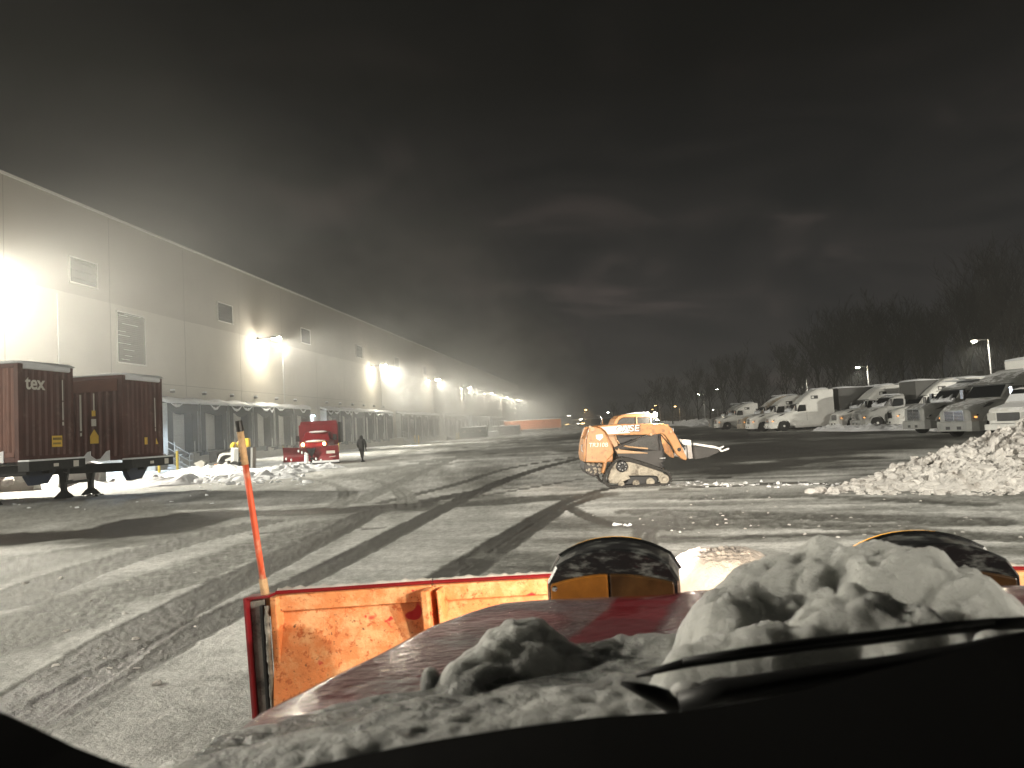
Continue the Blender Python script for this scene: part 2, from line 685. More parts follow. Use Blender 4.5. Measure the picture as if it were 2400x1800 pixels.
at2 = n.nodes.new('ShaderNodeMath')
at2.operation = 'SUBTRACT'
at2.inputs[1].default_value = .25
n.links.new(ad0.outputs[0], at2.inputs[0])
n.links.new(at.outputs['Fac'], ad0.inputs[2])
ad = n.nodes.new('ShaderNodeMath')
ad.operation = 'MULTIPLY_ADD'
ad.inputs[1].default_value = .46
n.links.new(nz1.outputs[0], ad.inputs[0])
n.links.new(at2.outputs[0], ad.inputs[2])
cr = n.nodes.new('ShaderNodeValToRGB')
el = cr.color_ramp.elements
el[0].position = .20
el[0].color = (.80, .80, .78, 1)
el[1].position = 1.0
el[1].color = (.045, .043, .040, 1)
for p_, c_ in ((.42, (.46, .465, .45, 1)), (.60, (.265, .268, .250, 1)), (.80, (.105, .105, .096, 1))):
    q_ = cr.color_ramp.elements.new(p_)
    q_.color = c_
n.links.new(ad.outputs[0], cr.inputs[0])
n.links.new(cr.outputs[0], b.inputs['Base Color'])
rm = n.nodes.new('ShaderNodeMapRange')
rm.inputs['From Min'].default_value = .5
rm.inputs['From Max'].default_value = 1.05
rm.inputs['To Min'].default_value = .75
rm.inputs['To Max'].default_value = .36
n.links.new(ad.outputs[0], rm.inputs[0])
n.links.new(rm.outputs[0], b.inputs['Roughness'])
bn = n.nodes.new('ShaderNodeBump')
bn.inputs['Strength'].default_value = .9
bn.inputs['Distance'].default_value = .02
n.links.new(nz1.outputs[0], bn.inputs['Height'])
n.links.new(bn.outputs[0], b.inputs['Normal'])
M['ground'] = gm
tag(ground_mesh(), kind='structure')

# ================================================================== HAZE (closed box, even density)
hz = bpy.data.materials.new('haze')
hz.use_nodes = True
hn = hz.node_tree
hn.nodes.clear()
ho = hn.nodes.new('ShaderNodeOutputMaterial')
pv = hn.nodes.new('ShaderNodeVolumePrincipled')
pv.inputs['Color'].default_value = (.93, .95, .93, 1)
pv.inputs['Density'].default_value = HAZE_D
pv.inputs['Anisotropy'].default_value = .35
hn.links.new(pv.outputs[0], ho.inputs['Volume'])
M['haze'] = hz
hb = B('haze').box(-873, 931, -841, 967, -1.2, 31).build('haze')
tag(hb, kind='stuff')

# blowing snow mist hugging the warehouse (uneven, thins out away from the wall and with height)
ms = bpy.data.materials.new('snow_mist')
ms.use_nodes = True
hn = ms.node_tree
hn.nodes.clear()
ho = hn.nodes.new('ShaderNodeOutputMaterial')
pv = hn.nodes.new('ShaderNodeVolumePrincipled')
pv.inputs['Color'].default_value = (.95, .95, .92, 1)
pv.inputs['Anisotropy'].default_value = .3
hn.links.new(pv.outputs[0], ho.inputs['Volume'])
tcx = hn.nodes.new('ShaderNodeTexCoord')
mpx = hn.nodes.new('ShaderNodeMapping')
mpx.inputs['Scale'].default_value = (.055, .028, .075)
mpx.inputs['Rotation'].default_value = (.5, .3, .4)
hn.links.new(tcx.outputs['Object'], mpx.inputs[0])
nzx = hn.nodes.new('ShaderNodeTexNoise')
nzx.inputs['Scale'].default_value = 1.0
nzx.inputs['Detail'].default_value = 3.5
nzx.inputs['Roughness'].default_value = .55
nzx.inputs['Distortion'].default_value = .6
hn.links.new(mpx.outputs[0], nzx.inputs[0])


def mmap(sock, a, b_, c, d):
    q = hn.nodes.new('ShaderNodeMapRange')
    q.interpolation_type = 'SMOOTHSTEP'
    for k_, v_ in (('From Min', a), ('From Max', b_), ('To Min', c), ('To Max', d)):
        q.inputs[k_].default_value = v_
    hn.links.new(sock, q.inputs[0])
    return q.outputs[0]


def mmul(a, b_):
    q = hn.nodes.new('ShaderNodeMath')
    q.operation = 'MULTIPLY'
    for k_, s_ in ((0, a), (1, b_)):
        if isinstance(s_, float):
            q.inputs[k_].default_value = s_
        else:
            hn.links.new(s_, q.inputs[k_])
    return q.outputs[0]


sxx = hn.nodes.new('ShaderNodeSeparateXYZ')
hn.links.new(tcx.outputs['Object'], sxx.inputs[0])
dd_ = mmul(mmap(nzx.outputs[0], .40, .68, .12, 1.5), mmap(sxx.outputs['Z'], 8, 44, 1.0, 0.0))
dd_ = mmul(dd_, mmap(sxx.outputs['X'], -30, -2, 1.0, 0.0))
dd_ = mmul(dd_, mmap(sxx.outputs['Y'], 40, 130, .34, 1.35))
hn.links.new(mmul(dd_, MIST_D), pv.inputs['Density'])
M['snow_mist'] = ms
tag(B('snow_mist').box(-78, -1.5, 6, 330, -.9, 46.5).build('snow_mist'), kind='stuff')

# ================================================================== WAREHOUSE
WX = -34.0
H_W = 17.9
Y0, Y1 = -60.0, 292.0
wh = empty('warehouse', (WX, 120, 0))
tag(wh, 'long beige warehouse with a row of truck docks and snow along its roof edge', 'warehouse')


def wpart(mb, name, bevel=0, k=None):
    o = mb.build(name, wh, bevel)
    o.location = (-WX, -120, 0)
    return o


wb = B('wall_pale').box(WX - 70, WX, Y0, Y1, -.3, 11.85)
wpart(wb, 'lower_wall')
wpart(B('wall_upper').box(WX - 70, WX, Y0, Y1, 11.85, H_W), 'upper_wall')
wpart(B('trim_white').box(WX - .25, WX + .10, Y0, Y1, H_W, H_W + .16), 'roof_edge')
j = B('joint')
y = 49.2 - 9.45 * 11
while y < Y1:
    j.box(WX - .01, WX + .006, y - .02, y + .02, 1, H_W - .01)
    y += 9.45
j.box(WX - .01, WX + .007, Y0, Y1, 6.49, 6.52)
wpart(j, 'wall_joints')


def louver(y0, y1, z0, z1, slats):
    f = B('trim_white')
    t = .09
    f.box(WX, WX + .07, y0 - t, y1 + t, z1, z1 + t)
    f.box(WX, WX + .10, y0 - t, y1 + t, z0 - t, z0)
    f.box(WX, WX + .07, y0 - t, y0, z0, z1)
    f.box(WX, WX + .07, y1, y1 + t, z0, z1)
    fr = wpart(f, 'vent_louver')
    s = B('louver')
    s.box(WX + .001, WX + .012, y0, y1, z0, z1)
    k = int((z1 - z0) / slats)
    for i in range(k):
        z = z0 + (i + .5) * (z1 - z0) / k
        s.add([(WX + .012, y0, z + .05), (WX + .012, y1, z + .05), (WX + .06, y1, z - .02), (WX + .06, y0, z - .02),
               (WX + .012, y0, z + .03), (WX + .012, y1, z + .03), (WX + .06, y1, z - .04), (WX + .06, y0, z - .04)],
              [(0, 1, 2, 3), (4, 5, 6, 7), (3, 2, 6, 7)])
    sn = s.build('slats', fr)
    if slats < .3:
        g = B('snow')
        for i in (1, 3, 6, 9, 13, 15, 19, 23, 24):
            z = z0 + (i + .5) * (z1 - z0) / k
            a = y0 + random.random() * 1.2
            g.box(WX + .02, WX + .065, a, min(y1, a + .7 + random.random() * 1.4), z - .015, z + .02)
        g2 = g.build('snow', fr)


for yy in (27.5, 46.5, 65.4, 84.0, 103.0, 122, 141):
    louver(yy - 1.3, yy + 1.3, 12.65, 14.25, .5)
louver(49.9, 53.1, 7.8, 11.35, .14)
louver(177.5, 180.5, 7.6, 11.0, .3)

# snow drift along wall foot
dY = np.linspace(Y0, Y1, 700)
dX = np.linspace(0, 1.5, 8)
XX, YY = np.meshgrid(dX, dY)
ZZ = .22 * np.clip(1 - XX / 1.5, 0, 1) ** 1.6 * (fbm(YY * .4, XX, 3, 3) * 1.6) - .03 * (XX > 1.4)
tag(grid_mesh('snow_bank', WX + XX, YY, ZZ, 'snow', flip=True), 'thin white snow drift along the foot of the warehouse wall', 'snow', kind='stuff')

# dock doors ---------------------------------------------------------------
DOCKS = [(54.6, 0), (59.4, 0), (64.2, 0), (68.9, 0), (73.6, 0), (78.3, 0)]
DOCKS += [(87.7 + 4.72 * i, 1) for i in range(6)] + [(120.3 + 4.7 * i, 2) for i in range(6)] + [(152.5 + 4.7 * i, 3) for i in range(6)]
DOCKS += [(184.5 + 4.75 * i, 4) for i in range(6)] + [(217 + 4.75 * i, 5) for i in range(6)]
ORD = ['first', 'second', 'third', 'fourth', 'fifth', 'sixth']


def make_dock(variant):
    """origin: wall face, left jamb y=0, runs to y=4.3"""
    rng = random.Random(variant * 13 + 5)
    r = empty('loading_dock')
    pr = .75
    p = B('pad_dark')
    p.box(0, pr, .0, .78, 1.15, 4.75)
    o = p.build('side_pad', r, .03)
    p = B('pad_dark')
    p.box(0, pr, 3.52, 4.3, 1.15, 4.75)
    p.build('side_pad', r, .03)
    B('galv').box(0, pr + .02, -.06, 0, 1.1, 5.0).build('frame', r)
    B('galv').box(0, pr + .02, 4.3, 4.36, 1.1, 5.0).build('frame', r)
    h = B('pad_dark').prism([(0, 4.752), (pr + .02, 4.752), (pr + .02, 5.0), (0, 5.25)], .0, 4.3)
    h.use('pad_dark')
    # sagging header curtain with uneven hem
    seg = 22
    hem = []
    ph = rng.random() * 6
    for i in range(seg + 1):
        t = i / seg
        hem.append(4.5 - .42 * math.sin(math.pi * t) ** 1.5 - .08 * math.sin(ph + t * 9) - .05 * rng.random())
    vs, fs = [], []
    for k, xx in enumerate((pr + .03, pr + .07)):
        for i in range(seg + 1):
            vs += [(xx, 4.3 * i / seg, 5.0), (xx, 4.3 * i / seg, hem[i])]
    nn = 2 * (seg + 1)
    for i in range(seg):
        a = 2 * i
        fs += [(a, a + 1, a + 3, a + 2), (nn + a, nn + a + 2, nn + a + 3, nn + a + 1), (a + 1, nn + a + 1, nn + a + 3, a + 3), (a, a + 2, nn + a + 2, nn + a)]
    h.add(vs, fs)
    hd = h.build('header', r)
    # snow lying on the header, hanging in loops over the curtain
    s = B('snow')
    s.smooth = True
    rings = []
    for i in range(25):
        t = i / 24
        y = -.1 + 4.5 * t
        th = .24 + .06 * math.sin(t * 7 + ph) + .04 * rng.random()
        rings.append([(0.0, y, 5.255), (pr + .09, y, 4.99 - .03 * rng.random()), (pr + .16, y, 4.99 + th * .5), (pr - .05, y, 5.03 + th), (0.0, y, 5.27 + th)])
    s.loft(rings)
    for lo in range((2, 1, 1, 2)[variant]):
        y0 = .1 + .9 * (variant % 2) + rng.random() * .5 + lo * 2.0
        y1 = min(4.25, y0 + 1.5 + rng.random() * .9)
        dp = .18 + rng.random() * .42
        K = 12
        top, bot = [], []
        for i in range(K + 1):
            t = i / K
            yy_ = y0 + (y1 - y0) * t
            zz_ = 4.98 - dp * math.sin(math.pi * t) ** (.8 + .5 * (variant % 2))
            wd_ = (.03 + .11 * math.sin(math.pi * t)) * (.5 + .8 * rng.random())
            top.append((pr + .085, yy_, min(4.99, zz_ + wd_)))
            bot.append((pr + .085, yy_, zz_ - wd_ * .6))
        vs_ = top + bot + [(x_ + .05, y_, z_) for x_, y_, z_ in top] + [(x_ + .05, y_, z_) for x_, y_, z_ in bot]
        n_k = K + 1
        fs_ = []
        for i in range(K):
            fs_ += [(i, i + 1, n_k + i + 1, n_k + i), (2 * n_k + i, 3 * n_k + i, 3 * n_k + i + 1, 2 * n_k + i + 1), (i, 2 * n_k + i, 2 * n_k + i + 1, i + 1), (n_k + i, n_k + i + 1, 3 * n_k + i + 1, 3 * n_k + i)]
        s.add(vs_, fs_)
    s.build('snow', hd)
    d = B('door_grey')
    for i in range(5):
        d.box(.012, .05, .8, 3.5, 1.28 + i * .63, 1.28 + i * .63 + .615)
    d.build('door', r)
    l = B('plate_steel')
    l.box(.0, .42, 1.1, 3.2, .82, 1.24)
    l.build('dock_leveler', r, .01)
    b_ = B('bumper_black')
    b_.box(0, .3, .5, .8, .75, 1.15)
    b_.build('bumper', r, .02)
    b_ = B('bumper_black')
    b_.box(0, .3, 3.5, 3.8, .75, 1.15)
    b_.build('bumper', r, .02)
    B('galv').tube([(pr + .1, .72, 1.1), (pr + .1, .72, 2.0)], .05, 8).build('guard_pipe', r)
    B('galv').tube([(pr + .1, 3.6, 1.1), (pr + .1, 3.6, 2.0)], .05, 8).build('guard_pipe', r)
    c = B('concrete')
    c.box(0, .28, -.2, .498, -.2, 1.0)
    c.box(0, .28, 3.802, 4.5, -.2, 1.0)
    c.box(0, .278, .498, 3.802, -.2, .72)
    c.build('apron', r)
    return r


protos = [make_dock(i) for i in range(4)]
usedp = [False] * 4
GRPN = {0: 'dock doors in the run behind the red pickup', 1: 'dock doors in the run behind the walking person', 2: 'dock doors past the near steel stair',
        3: 'dock doors past the far steel stair', 4: 'dock doors beyond the green dumpster', 5: 'dock doors beside the orange trailer', 6: 'dock doors hidden by the brown containers'}
cnt = {}
for i, (yy, g) in enumerate(DOCKS):
    v = (i * 7 + 2) % 4
    if not usedp[v]:
        o = protos[v]
        usedp[v] = True
    else:
        o = copy_tree(protos[v])
    o.location = (WX + .003, yy, 0)
    k = cnt.get(g, 0)
    cnt[g] = k + 1
    where = ['behind the red pickup', 'behind the walking person', 'between the two steel stairs', 'past the far steel stair',
             'beyond the green dumpster', 'beside the far orange trailer'][g]
    lab = f'snow capped dock door, {ORD[k]} counting away, in the run {where}'
    tag(o, lab, 'loading dock', 'loading docks along the warehouse')

# small dock lights / snow caps above doors
wl0 = empty('dock_light')
B('lamp_body').box(0, .28, -.12, .12, -.1, .08).build('housing', wl0, .02)
B('snow').box(0.01, .30, -.13, .13, .082, .2).build('snow', wl0, .04)
first = True
for i, (yy, g) in enumerate(DOCKS[:12]):
    o = wl0 if first else copy_tree(wl0)
    first = False
    o.location = (WX + .002, yy + 1.8, 5.95)
    tag(o, f'small snow capped unlit box above the {ORD[i % 6]} dock door {"behind the red pickup" if g == 0 else "behind the walking person"}', 'dock light',
        'unlit lights above the dock doors')

# wall lamps ----------------------------------------------------------------
LAMPS = [(-35, 3), (2, 3), (35.2, 0)] + [(y_, 1) for y_ in (71.8, 108, 143, 176.5, 210, 242, 272)]


for i, yy in enumerate((44.0, 77.5, 112.5, 147.5, 181)):
    dp = B('galv').tube([(WX + .06, yy, 1.4), (WX + .06, yy, 11.6)], .045, 8)
    for zz in (3, 6, 9):
        dp.box(WX, WX + .12, yy - .07, yy + .07, zz, zz + .04)
    wpart(dp, 'conduit')


def wall_lamp(y, k):
    e_ = empty('wall_lamp', (WX, y, 11.75))
    a = B('lamp_body')
    a.tube([(0, 0, -.25), (.5, 0, .12), (1.6, 0, .15)], .05, 8)
    a.build('arm', e_)
    h = B('lamp_body')
    h.prism([(1.5, .02), (2.15, -.06), (2.18, .12), (1.55, .24)], -.28, .28)
    hd = h.build('housing', e_, .02)
    l = B('lamp_lens')
    l.prism([(1.54, .01), (2.18, -.065), (2.22, .12), (2.36, .05), (2.28, -.20), (1.58, -.12)], -.26, .26)
    l.build('lens', hd, .03)
    h2 = B('lamp_body').prism([(0.0, -.1), (.28, -.1), (.22, .2), (0, .25)], -.25, .25)
    h2.build('wall_pack', e_, .02)
    l2 = B('lamp_lens')
    l2.box(.03, .26, -.2, .2, -.2, -.102)
    l2.build('lens', e_, .02)
    lamp('wall_lamp_light', 'POINT', (2.15, 0, -.42), LAMP_W * (.022 if y > 50 else .012), WARM, .2, parent=e_)
    lamp('wall_lamp_light', 'SPOT', (1.75, 0, -.42), LAMP_W * (.48 if y > 50 else .8), WARM, .2, (0, R(-50), 0), R(128), .9, e_)
    lamp('wall_lamp_light', 'SPOT', (.55, 0, -.3), WASH_W, WARM, .15, (R(0), R(14), 0), R(110), 1.0, e_)
    return e_


WORDS = ['nearest', 'second', 'third', 'fourth', 'fifth', 'sixth', 'seventh']
n_ = 0
for y_, k in LAMPS:
    o = wall_lamp(y_, k)
    if k == 1:
        tag(o, f'bright lit floodlight high on the warehouse wall, {WORDS[n_]} of the visible line counting away', 'wall lamp', 'floodlights along the warehouse wall')
        n_ += 1
    else:
        tag(o, 'lit floodlight high on the warehouse wall above the near brown containers' if k == 0 else
            ('floodlight on the warehouse wall beside the plow truck' if y_ > 0 else 'floodlight on the warehouse wall behind the plow truck'), 'wall lamp', 'floodlights along the warehouse wall')

# cool door lamps
for y_, nm in ((50.0, 'behind the brown containers'), (85.0, 'between the first two dock runs, above the red pickup'), (181.5, 'above the green dumpster'),
               (212.5, 'past the green dumpster'), (243, 'near the orange trailer')):
    e_ = empty('door_lamp', (WX, y_, 4.5))
    B('lamp_body').prism([(0, -.1), (.25, -.1), (.2, .1), (0, .14)], -.2, .2).build('housing', e_, .01)
    B('lamp_lens_cool').box(.03, .28, -.18, .18, -.22, -.102).build('lens', e_, .02)
    lamp('door_lamp_light', 'SPOT', (.4, 0, -.3), COOL_W * (6 if y_ < 60 else 1), COOL, .15, (0, R(-30), 0), R(165), .5, e_)
    tag(e_, f'small cool white wall lamp {nm}', 'door lamp', 'cool white lamps over the personnel doors')

# ================================================================== YARD, LEFT
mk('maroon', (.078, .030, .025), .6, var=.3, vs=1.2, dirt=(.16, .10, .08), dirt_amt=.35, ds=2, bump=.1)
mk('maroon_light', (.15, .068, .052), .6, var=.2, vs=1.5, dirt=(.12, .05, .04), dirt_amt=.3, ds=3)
mk('decal_white', (.62, .60, .55), .6)
mk('decal_yellow', (.72, .48, .08), .6)
mk('ink', (.03, .03, .03), .7)
mk('blue_dark', (.02, .03, .06), .5)
mk('snow_clean', (.80, .81, .83), .8, bump=.3, bs=30)


def text_mesh(name, txt, size, k, M4, parent, thick=.004, shear=0.0, bold=0.0):
    c = bpy.data.curves.new(name, 'FONT')
    c.body = txt
    c.size = size
    c.extrude = thick
    c.shear = shear
    c.offset = bold
    t = bpy.data.objects.new(name, c)
    COL.objects.link(t)
    dg = bpy.context.evaluated_depsgraph_get()
    me = bpy.data.meshes.new_from_object(t.evaluated_get(dg))
    bpy.data.objects.remove(t)
    me.name = name
    me.materials.clear()
    me.materials.append(M[k])
    me.transform(M4)
    o = bpy.data.objects.new(name, me)
    COL.objects.link(o)
    o.parent = parent
    return o


def basis(o, x, y):
    """matrix with local x, y axes and origin"""
    x, y = Vector(x).normalized(), Vector(y).normalized()
    z = x.cross(y)
    return Matrix.Translation(Vector(o)) @ Matrix((x, y, z)).transposed().to_4x4()


def corr(a0, a1, z0, z1, off, axis, sign, pitch=.28, dep=.036):
    """corrugated panel between a0..a1; returns verts/faces. axis 'x': panel runs in x at y=off; 'y': runs in y at x=off"""
    pts = []
    n = max(2, int(round((a1 - a0) / pitch)))
    p = (a1 - a0) / n
    for i in range(n):
        s = a0 + i * p
        pts += [(s, 0), (s + p * .3, 0), (s + p * .5, dep if axis == 'x' and sign < 0 and False else -dep), (s + p * .8, -dep)]
    pts.append((a1, 0))
    vs, fs = [], []
    for a, d in pts:
        q = off + sign * d
        vs += [(a, q, z0), (a, q, z1)] if axis == 'x' else [(q, a, z0), (q, a, z1)]
    for i in range(len(pts) - 1):
        fs.append((2 * i, 2 * i + 2, 2 * i + 3, 2 * i + 1))
    return vs, fs


def container(L, Hc, z0, first):
    """local: front end at x=0, runs to -x, near long side at y=0, width to +y. the box and its chassis are one thing here"""
    Wd = 2.44
    r = empty('container_trailer')
    b = B('maroon')
    b.box(-L + .05, -.05, .05, Wd - .05, z0 + .06, z0 + Hc - .05)
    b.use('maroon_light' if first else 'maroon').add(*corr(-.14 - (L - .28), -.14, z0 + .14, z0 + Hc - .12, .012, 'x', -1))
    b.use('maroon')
    v, f = corr(.14, Wd - .14, z0 + .14, z0 + Hc - .12, -.012, 'y', 1)
    b.add(v, f)
    b.build('container_box', r)
    e = B('maroon')
    for y in (0, Wd - .14):
        e.box(-.15, .0, y, y + .14, z0, z0 + Hc - .001)
        e.box(-L, -L + .15, y, y + .14, z0, z0 + Hc - .001)
    e.box(-L + .15, -.15, 0.001, .1, z0 + Hc - .13, z0 + Hc - .003)
    e.box(-L + .15, -.15, 0.001, .1, z0 + .002, z0 + .15)
    e.box(-.1, -.002, .14, Wd - .14, z0 + Hc - .16, z0 + Hc - .004)
    e.box(-.1, -.002, .14, Wd - .14, z0 + .002, z0 + .17)
    fr = e.build('corner_frame', r, .008)
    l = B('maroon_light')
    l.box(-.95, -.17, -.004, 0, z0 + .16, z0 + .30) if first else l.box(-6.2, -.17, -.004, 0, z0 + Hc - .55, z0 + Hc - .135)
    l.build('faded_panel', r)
    s = B('snow')
    s.smooth = True
    rings = []
    for i in range(33):
        x = .03 - (L + .06) * i / 32
        h = .07 + .03 * math.sin(i * 1.3) + .02 * random.random()
        rings.append([(x, -.05, z0 + Hc + .001), (x, -.07 - .03 * random.random(), z0 + Hc + h * .6), (x, .25, z0 + Hc + h), (x, Wd - .25, z0 + Hc + h + .02), (x, Wd + .05, z0 + Hc + h * .5), (x, Wd + .03, z0 + Hc + .001)])
    s.loft(rings)
    s.smooth = False
    s.prism([(.001, z0 + Hc - .16), (.05, z0 + Hc - .13), (.05, z0 + Hc - .01), (.001, z0 + Hc)], .2, Wd - .2)
    # snow caught along the lower rail in scallops
    n = 16
    for i in range(n):
        x1 = -.5 - i * .72
        s.prism([(x1, z0 + .0), (x1, z0 + .36), (x1 - .12, z0 + .33), (x1 - .35, z0 + .08), (x1 - .52, z0 + .06), (x1 - .72, z0 + .2), (x1 - .72, z0)], -.035, -.004)
    s.build('snow', r)
    # decals ------------------------------------------------
    d = B('decal_white')
    zt = z0 + Hc
    if first:
        text_mesh('lettering', 'tex', .62, 'decal_white', basis((.004, .30, zt - .78), (0, 1, 0), (0, 0, 1)), r, bold=.012)
        d.box(.001, .006, 1.90, 1.94, zt - 1.1, zt - .42)
        d.box(.001, .006, 1.90, 1.94, zt - 1.75, zt - 1.14)
        d.box(.001, .006, 1.89, 1.95, zt - 1.92, zt - 1.80)
        d.box(-1.12, -.98, -.006, -.001, zt - 1.75, zt - 1.45)
        y_ = B('decal_yellow')
        y_.box(-1.15, -1.0, -.006, -.001, zt - 1.36, zt - 1.12)
        y_.prism([(-1.22, zt - 2.06), (-.95, zt - 2.06), (-1.08, zt - 1.80)], -.006, -.001)
        y_.box(.001, .006, 1.40, 1.86, z0 + .42, z0 + .78)
        y_.build('decal', r)
        ink = B('ink')
        for k in range(8):
            ink.box(.007, .009, 1.44 + k * .05, 1.475 + k * .05, z0 + .64, z0 + .72)
            ink.box(.007, .009, 1.45 + k * .045, 1.475 + k * .045, z0 + .50, z0 + .56)
        ink.build('decal', r)
        for i, chx in enumerate('45G1'):
            text_mesh('lettering', chx, .2, 'decal_white', basis((-1.10, -.006, zt - .62 - .18 * i), (1, 0, 0), (0, 0, 1)), r)
    else:
        d.box(-1.62, -1.55, -.006, -.001, zt - 1.9, zt - .62)
        d.box(-1.62, -1.55, -.006, -.001, zt - 2.08, zt - 1.96)
        d.box(-1.10, -1.05, -.006, -.001, zt - 1.2, zt - .60)
        d.box(-1.18, -1.0, -.006, -.001, zt - 1.75, zt - 1.5)
        d.box(.001, .006, 1.92, 1.96, zt - 1.85, zt - .75)
        d.box(.001, .006, 1.92, 1.96, zt - 2.0, zt - 1.88)
        y_ = B('decal_yellow')
        y_.box(-1.16, -1.02, -.006, -.001, zt - 1.4, zt - 1.2)
        y_.prism([(-1.24, zt - 2.1), (-.92, zt - 2.1), (-1.08, zt - 1.86)], -.006, -.001)
        y_.box(-1.24, -.92, -.006, -.001, z0 + .62, z0 + .9)
        y_.box(.001, .006, 1.25, 1.42, z0 + .50, z0 + .76)
        y_.prism([(1.95, z0 + .5), (2.1, z0 + .5), (1.97, z0 + .72)], .001, .006, 'x')
        y_.build('decal', r)
    d.build('decal', r)
    # chassis ----------------------------------------------
    c = B('black_metal')
    c.box(-L, -.3, .65, .80, z0 - .42, z0 - .12)
    c.box(-L, -.3, 1.64, 1.79, z0 - .42, z0 - .12)
    c.box(-.02, .36, -.04, Wd + .04, z0 - .30, z0 - .002)
    c.box(-L, -L + .2, 0, Wd, z0 - .3, z0 - .03)
    for i in range(1, 9):
        c.box(-i * L / 9 - .05, -i * L / 9 + .05, .8, 1.64, z0 - .3, z0 - .16)
    ch = c.build('chassis', r, .01)
    sr = B('snow')
    sr.box(-.02, .38, -.05, Wd + .05, z0 + .0, z0 + .055)
    sr.build('snow', ch, .02)
    p = B('decal_white').box(.361, .366, 1.0, 1.22, z0 - .2, z0 - .1).box(.361, .366, 1.9, 2.15, z0 - .25, z0 - .05)
    p.build('marker_plate', ch)
    g = B('decal_yellow')
    lg = []
    for y in (.42, 1.86):
        m = B('black_metal')
        m.box(-2.75, -2.58, y, y + .17, .26, z0 - .1)
        m.prism([(-2.9, z0 - .12), (-2.43, z0 - .12), (-2.56, .55), (-2.77, .55)], y + .02, y + .15)
        m.loft([[(-2.9, y - .14, 0.0), (-2.43, y - .14, 0.0), (-2.43, y + .31, 0.0), (-2.9, y + .31, 0.0)],
                [(-2.9, y - .14, 0.04), (-2.43, y - .14, 0.04), (-2.43, y + .31, 0.04), (-2.9, y + .31, 0.04)],
                [(-2.75, y + .001, .27), (-2.58, y + .001, .27), (-2.58, y + .169, .27), (-2.75, y + .169, .27)]])
        m.build('landing_leg', r, .008)
    m = B('black_metal').box(-2.70, -2.62, .59, 1.86, .50, .60)
    m.tube([(-2.5, .3, .95), (-2.2, .1, .9), (-2.2, .0, .62), (-1.9, -.05, .66)], .02, 6)
    m.build('leg_brace', r)
    m = B('blue_dark').prism([(1.0, z0 - .16), (2.44, z0 - .16), (1.9, z0 - .75), (1.25, z0 - .78), (1.02, z0 - .5)], -.75, -.55, 'x')
    m.build('mudguard', r)
    # rear wheels
    for k in range(2):
        for y in (.12, 1.9):
            w = B('rubber').lathe([(.2, 0), (.5, .03), (.52, .1), (.52, .34), (.5, .4), (.2, .42)], (-L + 1.2 + k * 1.3, y, .52), 'y', 20)
            w.build('wheel', r)
    return r


c1 = P(43, 964, 23.4)
o = container(16.2, 3.03, 1.42, True)
o.location = (c1.x, c1.y, 0)
tag(o, 'maroon shipping container marked tex on a black chassis, the nearer of two', 'container trailer', 'maroon containers backed up to the warehouse')
c2 = P(287, 970, 26.9)
o = container(16.2, 2.98, 1.28, False)
o.location = (c2.x, c2.y, 0)
tag(o, 'maroon container with small yellow decals low on its end, farther of two', 'container trailer', 'maroon containers backed up to the warehouse')


# bollards
def bollard(p, h, lab):
    r = B('yellow').lathe([(.085, 0), (.085, h - .04), (.07, h)], (0, 0, 0), 'z', 16)
    r.use('snow').lathe([(.085, h - .01), (.07, h + .05), (.02, h + .075)], (0, 0, 0), 'z', 12)
    o = r.build('bollard', smooth=False)
    o.location = (p.x, p.y, 0)
    tag(o, lab, 'bollard', 'yellow bollards along the warehouse')


for px, py, h, lab in ((416, 1103, 1.35, 'yellow steel bollard in front of the dock doors left of the white loader'), (373, 1108, 1.35, 'yellow bollard beside the stair under the end of the maroon container'),
                       (794, 1059, 1.4, 'yellow bollard just left of the walking person'), (973, 1041, 1.4, 'left one of two yellow bollards at the foot of the near steel stair'),
                       (981.5, 1040.5, 1.4, 'right one of two yellow bollards at the foot of the near steel stair'), (1071, 1031, 1.4, 'left one of two pale bollards in front of the green dumpster'),
                       (1075.5, 1030.5, 1.4, 'right one of two pale bollards in front of the green dumpster')):
    bollard(G(px, py), h, lab)


# steel stairs up to the personnel doors
def stair(y, lab):
    r = empty('steel_stair', (WX, y, 0))
    b = B('concrete').box(.01, 1.9, -.75, .75, -.1, 1.15)
    b.build('landing', r)
    t = B('galv')
    for i in range(6):
        t.box(1.9 + i * .3, 2.22 + i * .3, -.62, .62, 1.0 - i * .19, 1.035 - i * .19)
    t.build('tread', r)
    for sy in (-.68, .64):
        s = B('galv').prism([(1.88, 1.16), (1.88, .95), (3.62, -.12), (3.78, .0), (3.78, .08)], sy, sy + .04)
        s.build('stringer', r)
    for sy in (-.68, .66):
        q = B('galv')
        for dz in (.5, 1.0):
            q.tube([(.1, sy, 1.15 + dz), (1.9, sy, 1.15 + dz), (3.7, sy, .05 + dz), (3.95, sy, .05 + dz)], .024, 6)
        for xx, zz in ((.1, 1.15), (1.0, 1.15), (1.9, 1.15), (2.8, .58), (3.7, .02)):
            q.tube([(xx, sy, zz), (xx, sy, zz + 1.0)], .024, 6)
        q.build('handrail', r)
    d = B('door_grey').box(.005, .06, -.5, .5, 1.16, 3.3)
    d.build('door', r)
    s = B('snow').box(.1, 1.88, -.66, .66, 1.152, 1.2)
    s.build('snow', r, .02)
    tag(r, lab, 'stair', 'steel stairs at the personnel doors')


stair(51.8, 'steel stair with handrails half hidden behind the maroon containers')
stair(117.8, 'steel stair with handrails beside the pair of yellow bollards')
stair(149.8, 'steel stair with handrails at the green dumpster')


